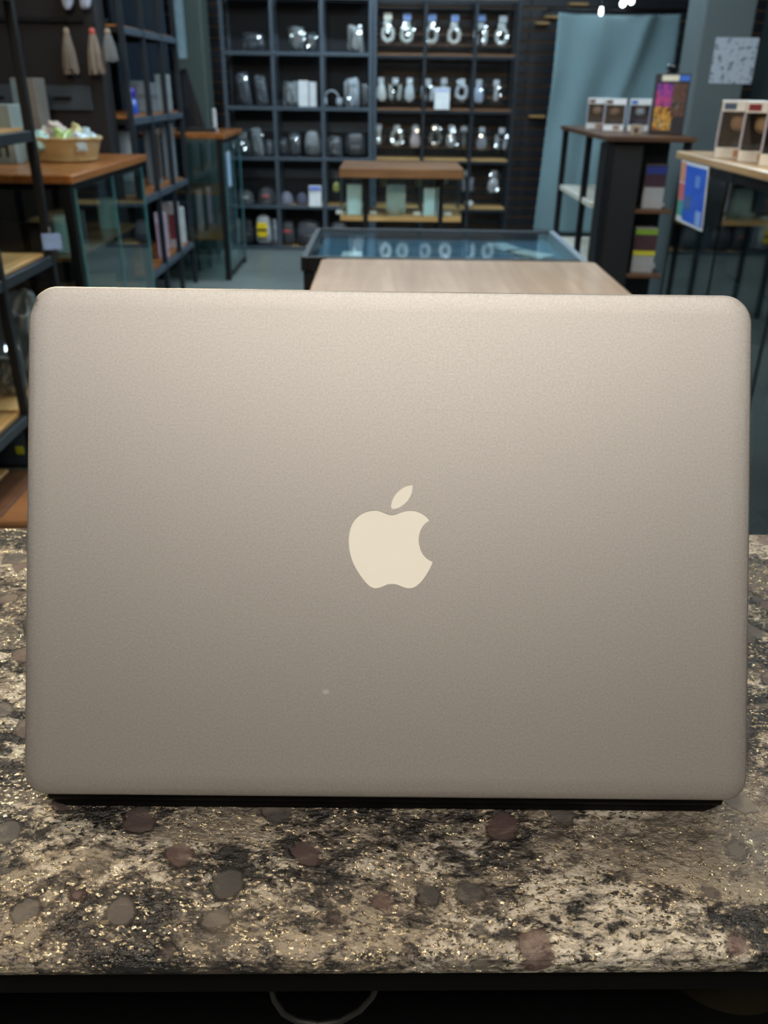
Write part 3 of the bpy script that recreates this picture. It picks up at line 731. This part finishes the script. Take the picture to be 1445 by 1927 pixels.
def card_sign(label, x, y, z, w, h, rz=0, head=(90, 120, 220), tilt=-.12):
    t = thing('card_sign', label, 'sign', (x, y, z), rz)
    box('card', shade((236, 240, 248), .5, 0), (0, 0, h / 2), (w, .003, h), t, .0005, (tilt, 0, 0))
    box('header_print', shade(head, .5, 0), (0, -.003 + h * .36 * tilt, h * .88), (w * .9, .0008, h * .14), t, 0, (tilt, 0, 0))
    return t
def bx3(px0, px1, py, y):     # centre x, width and height of a thing from its seen sides at distance y
    a, b = P(px0, py, y=y), P(px1, py, y=y); return (a.x + b.x) / 2, b.x - a.x
def hgt(px, y0, y1, y): return P(px, y0, y=y).z - P(px, y1, y=y).z

YI = BY + .13
def put(fn, label, px0, px1, py0, level, rgb, **k):
    x, w = bx3(px0, px1, py0 + 20, YI); z = LV[level] - .0005
    h = max(.06, P((px0 + px1) / 2, py0, y=YI).z - z)
    d = k.pop('d', .14)
    return fn(label, x, BY + .02 + d / 2 + .02, z + .0006, w, d, h, rgb, **k)
put(pouch, 'dark grey zip bag alone at the left of the topmost shelf', 462, 499, 62, 4, (72, 78, 88))
put(pouch, 'grey standing zip bag on the topmost shelf, middle bay', 545, 574, 50, 4, (110, 116, 118))
put(pouch, 'small dim grey bag right of the standing bag, topmost shelf', 576, 598, 62, 4, (78, 84, 88))
put(pouch, 'striped light grey pouch at the right end of the topmost shelf', 655, 684, 48, 4, (150, 152, 152))
put(pouch, 'tall dark grey bag leaning on the second shelf, left bay', 450, 474, 136, 3, (74, 80, 92), tilt=-.1)
put(pouch, 'tall slim grey bag beside the leaning bag on the second shelf', 485, 506, 140, 3, (92, 98, 108), tilt=-.12)
put(pouch, 'black and white bag in the middle bay of the second shelf', 534, 562, 152, 3, (142, 148, 152))
x, w = bx3(564, 580, 180, YI); carton('wide glossy white carton on the second shelf', x, BY + .1, LV[3], w + .01, .08, .20, (236, 242, 250))
x, w = bx3(582, 595, 180, YI); carton('slim glossy white carton right of the wide white carton', x + .006, BY + .1, LV[3], w, .08, .19, (232, 238, 248))
x, w = bx3(609, 640, 180, YI); headset('grey headphones in the right bay of the second shelf', x, BY + .1, LV[3], .13, (160, 166, 176))
put(pouch, 'pale grey bundled bag hanging over the second shelf edge', 648, 677, 146, 3, (168, 174, 182))
put(pouch, 'small dark bag at the right end of the second shelf', 680, 694, 156, 3, (88, 92, 96))
put(pouch, 'tall dark bag at the left end of the third shelf', 447, 474, 246, 2, (70, 76, 80), tilt=-.1)
put(pouch, 'pale tall bag next to the dark bag on the third shelf', 476, 498, 240, 2, (132, 138, 142), tilt=-.1)
put(pouch, 'small dim bag at the post of the third shelf', 503, 516, 262, 2, (104, 110, 114))
put(pouch, 'dark slim bag right of the post on the third shelf', 527, 543, 258, 2, (58, 62, 70))
put(pouch, 'dim grey bag in the middle bay of the third shelf', 545, 566, 248, 2, (84, 88, 96))
put(backpack, 'grey backpack at the right of the middle bay, third shelf', 573, 603, 246, 2, (136, 142, 146))
put(pouch, 'dark bag on a cream card in the right bay, third shelf', 618, 644, 256, 2, (86, 88, 94))
put(backpack, 'black backpack at the right end of the third shelf', 648, 690, 250, 2, (58, 60, 66))
for lab, px0, px1, rgb, pt in (('dark cap at the left end of the lower shelf', 450, 478, (80, 82, 86), (150, 156, 150)), ('dark cap with a red print on the lower shelf', 484, 520, (74, 74, 80), (150, 84, 78)),
                      ('pale grey cap right of the red printed cap', 526, 552, (118, 120, 134), None), ('dim purple grey cap beside the white card', 556, 580, (86, 86, 108), None)):
    x, w = bx3(px0, px1, 370, YI); cap(lab, x, BY + .14, LV[1] + .001, w * 1.0, rgb, 0, 'caps on the lower shelf', pt)
x, w = bx3(581, 604, 370, BY - .03); card_sign('white card sign with a blue heading on the lower shelf', x, BY - .005, LV[1] - .005, w, .175)
x, w = bx3(452, 480, 450, YI); backpack('plain black backpack on the bottom shelf', x, BY + .1, LV[0], w, .15, .22, (52, 54, 60))
x, w = bx3(483, 513, 450, YI); t = backpack('white backpack with a yellow and black patch on the bottom shelf', x, BY + .10, LV[0], w, .15, .25, (214, 222, 232)); bat_patch(t, .096, .075, -.098)
x, w = bx3(514, 524, 450, YI); pouch('slim pale strap bag beside the patched backpack', x, BY + .09, LV[0], w + .012, .08, .22, (150, 158, 170))
x, w = bx3(531, 556, 450, YI); t = backpack('dark backpack with red lettering on the bottom shelf', x, BY + .1, LV[0], w, .14, .20, (72, 76, 82)); blob('red_print', shade((190, 70, 60), .5, 0), (.07, .01, .022), t, (0, -.095, .12), (0, 0, 0), .5)
x, w = bx3(558, 606, 450, YI); backpack('wide dark grey backpack at the right of the bottom shelf', x, BY + .1, LV[0], w, .16, .21, (74, 78, 88))
x, w = bx3(620, 655, 450, YI); backpack('dim grey backpack partly hidden by the glass table', x, BY + .1, LV[0], w, .16, .20, (80, 84, 92))

# packets hanging on the slat wall
PY = BY + .13
def hang(px, py, rgb, kind, label, tagc=None, group=None):
    q = P(px, py, y=PY); return cable_pack(label, q.x, PY, q.z, rgb, .22, tagc, group, kind)
row1 = [(730, 34, (240, 240, 228), 'ring', 'cream white coil under a cream tag, first in the tagged row', (232, 228, 214)), (766, 35, (206, 212, 206), 'ring', 'white coil under a blue tag, second in the tagged row', (120, 150, 206)),
        (813, 36, (214, 216, 214), 'ring', 'white coil under a blue tag, third in the tagged row', (120, 150, 206)), (856, 37, (222, 218, 212), 'ring', 'white coil under a blue tag, fourth in the tagged row', (120, 150, 206)),
        (906, 37, (214, 218, 218), 'twin', 'twin white plugs under a blue tag, fifth in the tagged row', (120, 150, 206)), (946, 39, (206, 208, 206), 'ring', 'white coil under a silver tag, last in the tagged row', (176, 182, 190))]
for px, py, rgb, kd, lab, tg in row1: hang(px, py, rgb, kd, lab, tg, 'tagged packets on the slat wall')
row2 = [(717, 142, (226, 230, 226), 'drop', 'white drop shaped packet, first in the middle hanging row'), (744, 143, (168, 172, 168), 'twin', 'dim twin packet, second in the middle hanging row'), (771, 143, (204, 210, 214), 'drop', 'pale drop shaped packet, third in the middle hanging row'),
        (806, 145, (206, 212, 222), 'twin', 'white twin plugs left of the white card, middle hanging row'), (836, 143, (150, 156, 158), 'drop', 'grey packet above the white card, middle hanging row'), (870, 145, (204, 208, 216), 'ring', 'silver coil packet right of the white card, middle hanging row'),
        (902, 146, (190, 204, 230), 'drop', 'bluish packet, second to last in the middle hanging row'), (935, 147, (190, 188, 190), 'stick', 'small pale case, last in the middle hanging row')]
for px, py, rgb, kd, lab in row2: hang(px, py, rgb, kd, lab, None, 'packets in the middle hanging row')
row3 = [(713, 230, (214, 212, 204), 'stick', 'white stick packet, first in the low hanging row'), (747, 232, (198, 196, 186), 'ring', 'cream coil, second in the low hanging row'), (782, 232, (204, 188, 190), 'drop', 'pinkish packet with a red spot, low hanging row'), (820, 232, (118, 120, 120), 'ring', 'dim grey coil, fourth in the low hanging row'),
        (850, 232, (150, 150, 150), 'drop', 'grey drop packet, fifth in the low hanging row'), (874, 234, (104, 106, 108), 'stick', 'dim slim packet, sixth in the low hanging row'), (908, 236, (150, 152, 162), 'drop', 'grey violet packet, seventh in the low hanging row'), (945, 237, (168, 172, 182), 'twin', 'pale twin packet, last in the low hanging row')]
for px, py, rgb, kd, lab in row3: hang(px, py, rgb, kd, lab, None, 'packets in the low hanging row')
hang(880, 318, (150, 152, 164), 'twin', 'dim packet right above the small table slab'); hang(930, 318, (196, 196, 202), 'drop', 'pale packet low on the slat wall near the end post')
q = P(831, 206, y=BY - .03); card_sign('white card sign hanging in the middle of the slat wall', q.x, BY - .03, q.z, .125, .165, 0, (180, 190, 226), 0)
q = P(882, 386, y=BY + .04); lathe_t = thing('white_adapter', 'small white adapter on the lowest wooden ledge', 'adapter', (q.x, BY + .04, .390)); blob('body', shade((220, 220, 216), .3, .4), (.07, .05, .05), lathe_t, (0, 0, 0), (0, 0, 0), .5); tube('prong', shade((160, 160, 165), .3, 0), [(.03, 0, .025), (.05, 0, .025)], .006, lathe_t)

# cards and goods on the small table
for px0, px1, y0, lab, rgb in ((653, 681, 346, 'pale card standing at the left leg of the small table', (196, 228, 242)), (727, 763, 346, 'wide pale card in the middle of the small table', (196, 228, 242)), (797, 819, 354, 'pale card near the right leg of the small table', (196, 228, 242)), (822, 830, 352, 'narrow pale card right beside the right leg of the small table', (196, 228, 242))):
    sy_ = 5.70 if px0 == 727 else 5.60
    x, w = bx3(px0, px1, 380, sy_); carton(lab, x, sy_, .616, w, .02, P(px0, y0, y=sy_).z - .616, rgb, 0, 'display_card', 'card')
for px, lab in ((640, 'white flat tray at the left of the small table shelf'), (702, 'white flat tray left of the wide card'), (785, 'white flat tray right of the wide card'), (842, 'white flat tray at the right end of the small table shelf')):
    q = P(px, 390, y=5.66); carton(lab, q.x, 5.66, .616, .05, .08, .016, (222, 226, 222), 0, 'flat_tray', 'tray')
q = P(742, 398, y=5.60); rd = thing('round_dish', 'pale round dish in front of the wide card', 'dish', (q.x, 5.62, .6155)); lathe('dish', shade((206, 224, 224), .3, .3), [(.035, 0), (.058, .034), (.061, .036), (.055, .032), (.032, .006), (0, .005)], rd); ring('foot', shade((150, 170, 172), .3, .3), .03, .04, .004, rd, (0, 0, 0), 16)
for px, py, rgb, lab in ((633, 352, (150, 160, 90), 'yellow green charm inside the small table glass, far left'), (722, 340, (200, 206, 180), 'cream charm under the slab, left of middle'), (787, 343, (150, 170, 150), 'green grey charm under the slab, right of middle'), (836, 338, (190, 200, 205), 'pale charm under the slab, right end')):
    q = P(px, py, y=5.85); o = thing('charm', lab, 'charm', (q.x, 5.85, q.z - .03)); blob('body', shade(rgb, .4, .3), (.05, .03, .06), o, (0, 0, 0), (0, 0, 0), .8, .2, .1, px); tube('string', shade((120, 120, 120), .5, 0), [(0, 0, .058), (0, 0, .844 - (q.z - .03))], .0015, o, seg=5)

# bits in the glass table tray
for k, (x, y, rgb) in enumerate(((-.12, 2.9, (205, 210, 215)), (.42, 3.12, (190, 200, 210)), (.5, 2.98, (200, 205, 205)))):
    carton(['slim silver phone at the left of the glass table tray', 'slim pale phone at the far right of the glass table tray', 'slim white phone near the right rim of the glass table tray'][k], x, y, .8325, .07, .14, .009, rgb, R(20 * k), 'phone', 'phone', [(.08, .2, .92, .9, (30, 34, 40))])

# figure boxes, right hand case
FX = [(1.235, 3.26, -.42, (88, 62, 44), (196, 150, 120), (120, 74, 40), (70, 90, 120), 'figure box with an orange footer, nearest the column'), (1.258, 3.10, -.42, (96, 70, 70), (206, 168, 130), (178, 140, 70), (120, 40, 50), 'middle figure box on the right hand case'),
      (1.268, 2.94, -.42, (58, 56, 60), (200, 160, 110), (190, 150, 70), (30, 80, 90), 'figure box with a blond doll at the right edge')]
for x, y, rz, rgb, sk, ha, co, lab in FX: figure_box(lab, x, y, 1.1325, rz, rgb, sk, ha, co, .185, 'figure boxes on the right hand case', (50, 60, 70))
figure_box('dark maroon figure box in front at the right edge', 1.24, 2.74, 1.1325, -.4, (84, 40, 40), (190, 150, 130), (60, 30, 30), (120, 60, 60), .11, 'figure boxes on the right hand case')
# figure boxes, tall table
for x, y, rz, rgb, sk, ha, co, lab in ((1.24, 5.55, -.2, (96, 66, 62), (170, 130, 110), (70, 50, 44), (120, 80, 70), 'brown figure box at the left of the tall table'), (1.29, 5.33, -.2, (84, 58, 54), (150, 110, 90), (60, 46, 40), (90, 60, 54), 'brown figure box in front at the left of the tall table')):
    figure_box(lab, x, y, 1.1325, rz, rgb, sk, ha, co, .165, 'figure boxes on the tall table')
figure_box('blue figure box in the middle of the tall table', 1.43, 5.3, 1.1325, -.35, (44, 72, 140), (180, 190, 200), (200, 200, 200), (60, 110, 180), .165, 'figure boxes on the tall table', (40, 60, 100))
x, w = bx3(1240, 1298, 200, 4.95)
carton('large dark toy box with a fiery print at the right of the tall table', 1.49, 4.98, 1.1325, .17, .09, .29, (44, 38, 42), -.18, 'toy_box', 'box',
       [(.16, .88, .66, .97, (222, 214, 190)), (.68, .88, .98, .97, (52, 104, 190)), (.05, .46, .52, .84, art_mat('violet_print', [(40, 30, 70), (120, 52, 140), (190, 70, 120), (60, 40, 80)], 20)), (.05, .07, .6, .46, art_mat('fire_print', [(40, 24, 24), (120, 60, 40), (226, 170, 70), (60, 32, 26), (220, 206, 190)], 26)), (.54, .30, .95, .84, art_mat('brown_print', [(36, 34, 36), (110, 70, 56), (50, 52, 50), (150, 120, 100)], 26))])
bt = thing('dark_bottle', 'dark square bottle behind the large toy box', 'bottle', (1.545, 5.2, 1.1315)); box('body', shade((30, 36, 40), .2, .5), (0, 0, .13), (.09, .07, .26), bt, .01); lathe('neck', shade((24, 28, 32), .2, .5), [(.025, 0), (.025, .05), (.03, .05), (.03, .08), (0, .08)], bt, (0, 0, .26))
carton('small brown card box in front on the tall table', 1.30, 4.86, 1.1315, .055, .04, .05, (150, 130, 110), -.2, 'small_box', 'box', [(.3, .2, .7, .7, (60, 44, 40))])
# boxes on the shelves of the tall table
carton('box with a blue top and a white lower half on the upper front shelf', 1.43, 4.85, .770, .11, .09, .22, (150, 148, 148), -.1, 'product_box', 'box', [(0, .5, 1, 1, (60, 40, 52)), (.02, .8, .98, .97, (40, 56, 130))])
carton('box with green and yellow bands on the lower front shelf', 1.425, 4.85, .430, .12, .09, .24, (150, 148, 148), -.1, 'product_box', 'box', [(0, .42, 1, .92, (66, 44, 50)), (0, .86, 1, .98, (120, 150, 50)), (0, .40, 1, .5, (190, 180, 50))])

# blue paper sign on the right hand case
sg = thing('paper_sign', 'blue printed paper sign hanging on the dark glass case', 'sign', (1.117, 3.29, 1.003))
box('sheet', shade((206, 216, 236), .5, .2), (0, 0, 0), (.0025, .30, .215), sg, 0, (0, R(-4), 0))
sh_ = sg.children[0]
for k, (y, z, w, h, c) in enumerate(((-.03, 0, .225, .195, (38, 92, 208)), (.113, .07, .06, .07, (196, 140, 118)), (.113, .0, .06, .06, (196, 100, 100)), (.113, -.058, .06, .055, (70, 150, 140)), (.03, -.03, .06, .05, (64, 100, 150)), (-.06, .05, .05, .04, (96, 140, 220)), (-.10, -.07, .06, .05, (130, 165, 230)))):
    box('print_panel', shade(c, .5, .2), (-.0018 - .0003 * k, y, z), (.001, w, h), sh_, 0)
# notice on the column
def print_mat():
    m, nt, b = new_mat('printed_notice'); v = coords(nt, (1, 1, 1))
    d = noise_t(nt, coords(nt, (30, 1, 38)), 1.0, 3, .6); 
    nt.links.new(ramp(nt, d, [(.54, lin((180, 188, 200))), (.64, lin((70, 78, 92)))]), b.inputs['Base Color']); b.inputs['Roughness'].default_value = .6
    return m
q0 = P(1347, 70, y=5.79); q1 = P(1412, 158, y=5.79)
nb = box('wall_notice', print_mat(), ((q0.x + q1.x) / 2 + .005, 5.7975, (q0.z + q1.z) / 2), (q1.x - q0.x, .003, q0.z - q1.z), None, 0); tag(nb, 'white printed notice with rows of small pictures on the column', 'notice')
# small spot lamps and a wall device with a blue light near the rear right corner
for k, (px, py, lab) in enumerate(((1172, 6, 'bright white spot bulb above the hanging cloth, largest'), (1188, 1, 'bright spot bulb touching the largest one above the cloth'), (1131, 22, 'small bright spot bulb left above the cloth'))):
    q = P(px, py, y=7.62); t = thing('spot_lamp', lab, 'lamp', q, 0, 'spot bulbs above the cloth')
    lathe('bulb', emit('bulb_glow', (.85, .97, 1), 7), [(0, -.03), (.02 if k < 2 else .014, -.018), (.024 if k < 2 else .016, 0), (.012, .02), (.012, .03)], t, seg=12)
    lathe('socket', BLACK, [(.014, .03), (.018, .04), (.018, .09), (0, .09)], t, seg=12); tube('stem', BLACK, [(0, 0, .085), (0, 0, 2.91 - q.z)], .005, t, seg=6)
q = P(1306, 95, y=8.2); dv = thing('wall_router', 'black wall box with a blue light right of the cloth', 'router', (q.x, 8.30, q.z - .03)); box('case', shade((26, 28, 30), .4, 0), (0, 0, .06), (.2, .04, .26), dv, .006); box('blue_light', emit('blue_led', (.1, .3, 1), 4), (0, -.0215, .03), (.06, .004, .02), dv, .001); box('white_light', emit('white_led', (.8, 1, .9), 2), (.03, -.0215, .17), (.03, .004, .03), dv, .001)

# ------------------------------------------------------------------ left side goods
def wicker():
    m, nt, b = new_mat('wicker'); v = coords(nt, (1, 1, 1))
    w = N(nt, 'ShaderNodeTexWave', i_Scale=55.0, i_Distortion=2.0, bands_direction='Z'); nt.links.new(v, w.inputs['Vector'])
    nt.links.new(mixc(nt, w.outputs['Fac'], lin((140, 112, 66)), lin((208, 180, 126))), b.inputs['Base Color']); b.inputs['Roughness'].default_value = .6
    bump(nt, b, w.outputs['Fac'], .6, .004); return m
WK = wicker()
bc = P(130, 280, y=4.45); bk = thing('wicker_basket', 'oval wicker basket of wrapped treats on the orange wood counter', 'basket', (bc.x - .02, 4.45, 1.0005))
prof = []
for k in range(15): 
    t_ = k / 14; prof.append((.135 + .035 * t_ ** .8 + .003 * math.sin(k * 3.14), .004 + t_ * .10))
lathe('bowl', WK, [(0, 0), (.13, 0)] + prof + [(.16, .098), (.125, .014), (0, .012)], bk, seg=40, sx=1.05, sy=.8)
for z, r in ((.104, .170), (.012, .136)):
    tube('woven_rim', WK, [(math.cos(6.28318 * k / 48) * r * 1.05, math.sin(6.28318 * k / 48) * r * .8, z + .003 * math.sin(k * 1.6)) for k in range(48)], .008, bk, closed=True)
treats = [((-.10, -.02, .10), (196, 190, 176), 'cream wrapped bag at the left in the wicker basket'), ((-.03, .0, .125), (180, 160, 150), 'tall rosy wrapped bag in the wicker basket'), ((.03, -.06, .10), (150, 170, 96), 'green wrapped bag in front in the wicker basket'),
          ((.06, .02, .112), (200, 186, 130), 'yellow wrapped bag right of the green one in the basket'), ((.115, .0, .095), (176, 194, 200), 'pale blue wrapped bag at the right in the basket'), ((-.07, -.08, .088), (156, 190, 186), 'pale teal wrapped bag at the basket front rim'), ((.10, -.06, .088), (184, 198, 204), 'silvery wrapped bag at the right front rim')]
for k, (p_, rgb, lab) in enumerate(treats):
    t = thing('wrapped_treat', lab, 'treat', (bc.x - .02 + p_[0], 4.45 + p_[1], 1.0 + p_[2] - .045), .4 * k, 'wrapped treats in the basket')
    blob('bag', shade(rgb, .25, 1), (.105, .09, .08), t, (0, 0, 0), (.2 * math.sin(k * 2), .2 * math.cos(k), 0), .75, .1, .4, k, True, (14, 22)); blob('gathered_end', shade(tuple(min(255, v + 18) for v in rgb), .25, 1), (.05, .04, .03), t, (.03 * math.cos(k * 1.7), .02, .066), (.5, .3 * k, 0), .8, -.4, .5, k + 3)
# grey boxes on the same counter
for px0, px1, y0, yy, rgb, lab, fr in ((-60, 34, 196, 4.3, (128, 138, 136), 'grey box with a dark arch mark at the left edge', [(.62, .12, .7, .34, (40, 44, 46)), (.7, .28, .8, .34, (40, 44, 46)), (.8, .12, .86, .34, (40, 44, 46))]), (44, 88, 147, 4.75, (118, 112, 106), 'tall brownish grey box left of the wicker basket', [(.0, .3, .3, .98, (110, 126, 132))])):
    x, w = bx3(px0, px1, 240, yy); carton(lab, x, yy, 1.0005, w, .14, P((px0 + px1) / 2, y0, y=yy).z - 1.0, rgb, 0, 'storage_box', 'box', fr)
# tassels hung on the tall cabinet
def tassel_mesh(L, r, seed):
    bm = bmesh.new(); rr = random.Random(seed)
    for k in range(60):
        a = rr.uniform(0, 6.283); q = r * math.sqrt(rr.uniform(.05, 1)); x0, y0 = .3 * q * math.cos(a), .3 * q * math.sin(a); x1, y1 = q * math.cos(a), q * math.sin(a); l = L * rr.uniform(.8, 1); w = .004
        ps = [(x0, y0, 0), ((x0 + x1 * 2) / 3, (y0 + 2 * y1) / 3, -l * .5), (x1, y1, -l)]
        for p0, p1 in zip(ps, ps[1:]):
            v = [bm.verts.new(c) for c in ((p0[0] - w, p0[1], p0[2]), (p0[0] + w, p0[1] + w, p0[2]), (p1[0] + w, p1[1] + w, p1[2]), (p1[0] - w, p1[1], p1[2]))]
            bm.faces.new(v)
    return bm
for px, py, L, rgb, lab in ((130, 104, .19, (112, 98, 86), 'beige hair tassel at the left of the dark cabinet rail'), (178, 104, .19, (124, 108, 94), 'beige hair tassel with a red knob in the middle of the rail'), (206, 102, .13, (100, 98, 98), 'short grey hair tassel at the right of the rail')):
    q = P(px, py, y=4.94); t = thing('hair_tassel', lab, 'tassel', (q.x, 4.945, 1.60), 0, 'tassels on the dark cabinet rail')
    o = from_bm('strands', tassel_mesh(L, .04, px), shade(rgb, .7, 0), t, (0, 0, -.03)); o['kind'] = 'stuff'
    blob('knob', shade((190, 80, 70) if px == 178 else (150, 130, 110), .5, 0), (.03, .03, .035), t, (0, 0, -.04), (0, 0, 0), .9); tube('hook', BLACK, [(0, 0, -.008), (0, .0, .03), (0, .04, .035)], .003, t, seg=6)
for k, (px, lab) in enumerate(((128, 'white folded cloth high on the dark cabinet, left'), (160, 'white folded cloth high on the dark cabinet, right'))):
    q = P(px, 25, y=4.94); t = thing('folded_cloth', lab, 'cloth', (q.x, 4.945, q.z + .02), 0, 'folded cloths on the dark cabinet')
    blob('fold', shade((176, 180, 200), .6, 0), (.055, .05, .16), t, (0, 0, 0), (0, .15, 0), .6, -.3, .15, k); tube('hook', BLACK, [(0, 0, .15), (0, .06, .18)], .003, t, seg=6)
# goods on the tall rack
RX = -1.6
def onrack(px, z, x=RX): return P(px, 250, x=x).y
def rackbox(label, px, z, w, h, rgb, fr=None, x=RX, d=.09, rz=.27, y=None, **k):
    y = y or min(6.38, max(5.28, onrack(px, z, x))); return carton(label, x, y, z + .0075, w, d, h, rgb, rz, front=fr, **k)
rackbox('grey box behind the blue bottle on the tall rack', 266, 1.17, .12, .18, (128, 138, 150), x=-1.66, d=.05)
y_ = onrack(258, 1.17, -1.52); bb_ = thing('blue_bottle', 'blue and violet bottle on the tall rack', 'bottle', (-1.53, max(5.3, y_), 1.178)); lathe('body', shade((40, 84, 190), .2, .6), [(.03, 0), (.032, .01), (.03, .075), (.016, .09), (0, .09)], bb_); blob('cap', shade((64, 44, 180), .2, .6), (.05, .05, .06), bb_, (0, 0, .086), (0, 0, 0), .8)
rackbox('grey carton in the second bay of the tall rack', 297, 1.17, .13, .17, (118, 126, 134), [(.0, .45, 1, .62, (92, 100, 108))], x=-1.55, y=5.98)
rackbox('tall pale carton in the third bay of the tall rack', 326, 1.17, .1, .22, (150, 160, 164), x=-1.53, y=6.34)
rackbox('tall pale grey box above the basket counter corner', 262, .74, .12, .35, (150, 160, 170), [(0, .0, 1, .22, (108, 116, 118))], x=-1.56, y=5.42)
rackbox('dim carton with a brown side in the second bay', 296, .74, .10, .34, (112, 118, 122), [(.55, .1, .95, .9, (78, 60, 50))], x=-1.55, y=5.98)
rackbox('lilac grey carton in the third bay of the tall rack', 338, .74, .08, .35, (132, 140, 150), x=-1.53, y=6.34)
for px, z, w, h, rgb, fr, lab, x in ((306, .30, .12, .30, (206, 196, 200), [(.35, .2, .75, .75, (150, 50, 64))], 'white packet with a dark red print on the low rack shelf', -1.52), (333, .30, .09, .24, (196, 204, 206), None, 'white paper cup shaped box on the low rack shelf', -1.52), (284, .30, .07, .28, (200, 176, 200), [(0, .8, 1, 1, (220, 200, 220))], 'pinkish slim packet at the corner of the low rack', -1.5)):
    rackbox(lab, px, z, w, h, rgb, fr, x=x)
# pale board and leaning tablet by the rear left counter
pb = thing('pale_board', 'pale blue board hanging above the rear left counter', 'board', (P(334, 70, y=6.62).x, 6.62, 1.50)); box('board', shade((150, 180, 196), .5, 0), (0, 0, .62), (.085, .02, 1.24), pb, .003); box('edge_strip', shade((110, 136, 150), .5, 0), (.047, .002, .62), (.01, .024, 1.24), pb, .002); tube('wire', BLACK, [(0, 0, 1.235), (0, 0, 1.41)], .003, pb, seg=6)
le = P(362, 245, y=6.75); tb = thing('leaning_tablet', 'dark tablet stand leaning on the rear left counter', 'tablet', (le.x - .06, 6.8, 1.0305), .1)
box('panel', shade((30, 32, 40), .25, .5), (.02, 0, .2), (.15, .02, .40), tb, .006, (0, R(-14), 0)); box('foot', shade((26, 28, 32), .4, 0), (.08, 0, .012), (.28, .16, .022), tb, .005)
wsx = P(405, 240, y=6.9); ws = thing('white_stick', 'small white upright stick on the rear left counter', 'stick', (wsx.x, 6.9, 1.0305)); box('body', shade((220, 224, 240), .3, .4), (0, 0, .075), (.026, .02, .15), ws, .004); lathe('foot', shade((180, 184, 190), .3, .3), [(.02, 0), (.02, .006), (0, .006)], ws)
# paper hung inside the rear counter glass
ps = thing('paper_slip', 'pale blue paper slip hanging on the rear counter glass', 'paper', (-1.185, 6.72, .66)); box('sheet', shade((176, 198, 236), .5, .1), (0, 0, .12), (.002, .13, .24), ps, 0); box('tape', shade((210, 214, 200), .4, .2), (.0012, 0, .235), (.001, .05, .02), ps, 0)
# goods inside the left glass counter
for lab, px, z, y, w, h, rgb in (('white slim box at the near corner inside the basket counter', 132, .649, 3.98, .06, .16, (178, 190, 190)), ('pinkish grey box inside the basket counter', 172, .649, 4.2, .16, .15, (128, 112, 116)), ('white round lamp box far inside the basket counter', 244, .649, 4.7, .09, .15, (190, 200, 180)), ('pale packet low inside the basket counter', 160, .329, 4.2, .2, .09, (110, 118, 116)), ('tan box low inside the basket counter', 220, .329, 4.55, .2, .1, (128, 108, 84))):
    q = P(px, 350, y=y); carton(lab, min(-1.45 - w / 2, q.x), y, z, w, .1, h, rgb, .3, 'boxed_goods', 'box')
# bagged goods on the low shelf of the near rack and a bag on the platform
for k, (lab, px, y, w, h, rgb) in enumerate((('clear grey bagged goods behind the post of the near rack', -1.535, 3.24, .11, .33, (98, 108, 112)), ('grey bagged goods right by the rear post of the near rack', -1.405, 3.24, .11, .36, (112, 122, 126)), ('dim small bag in the middle of the near rack', -1.43, 3.09, .10, .2, (72, 82, 90)), ('bluish bag at the left of the near rack', -1.57, 3.09, .1, .26, (92, 104, 116)))):
    pouch(lab, px, y, .2775, w, .09, h, rgb, .1 * k)
fb = thing('floor_bag', 'dark bag with a yellow tag on the floor by the near rack', 'bag', (-1.5, 3.12, 0)); blob('body', shade((52, 60, 68), .5, .2), (.5, .3, .14), fb, (0, 0, 0), (0, 0, 0), .5, .1, .06, 2); box('yellow_tag', shade((206, 206, 40), .5, 0), (.1, -.15, .085), (.03, .004, .03), fb, .001); tube('handle', shade((36, 40, 46), .5, 0), [(-.1, -.05, .13), (-.06, -.07, .16), (.06, -.07, .16), (.1, -.05, .13)], .008, fb, seg=6)
tg = thing('price_tag', 'small blue grey price tag on the rear post of the near rack', 'tag', (-1.289, 3.338, .80)); box('card', shade((120, 146, 196), .5, .1), (0, 0, 0), (.07, .003, .06), tg, .0005, (0, 0, R(12))); tube('string', shade((150, 150, 150), .5, 0), [(-.006, .004, .028), (-.004, .008, .05)], .0015, tg, seg=5)

for k, (px, py, w, lab) in enumerate(((1088, 8, .16, 'warm light glint modelled as a wood strip, highest beside the cloth'), (1040, 32, .14, 'warm light glint modelled as a wood strip at the cloth corner'), (1020, 44, .12, 'warm light glint modelled as a wood strip just under the cloth corner'), (1010, 219, .14, 'warm light glint modelled as a wood strip low beside the cloth'))):  # wood strips added in place of warm reflections on the slats
    q = P(px, py, y=8.28); o = thing('glint_strip', lab, 'ledge', (q.x, 8.288, q.z), 0, 'modelled light glints on the slat wall'); box('board', W_PALEX, (0, 0, 0), (w, .085, .016), o, .002); box('lip', W_BROWN, (0, .02, -.014), (w * .9, .04, .01), o, .001)
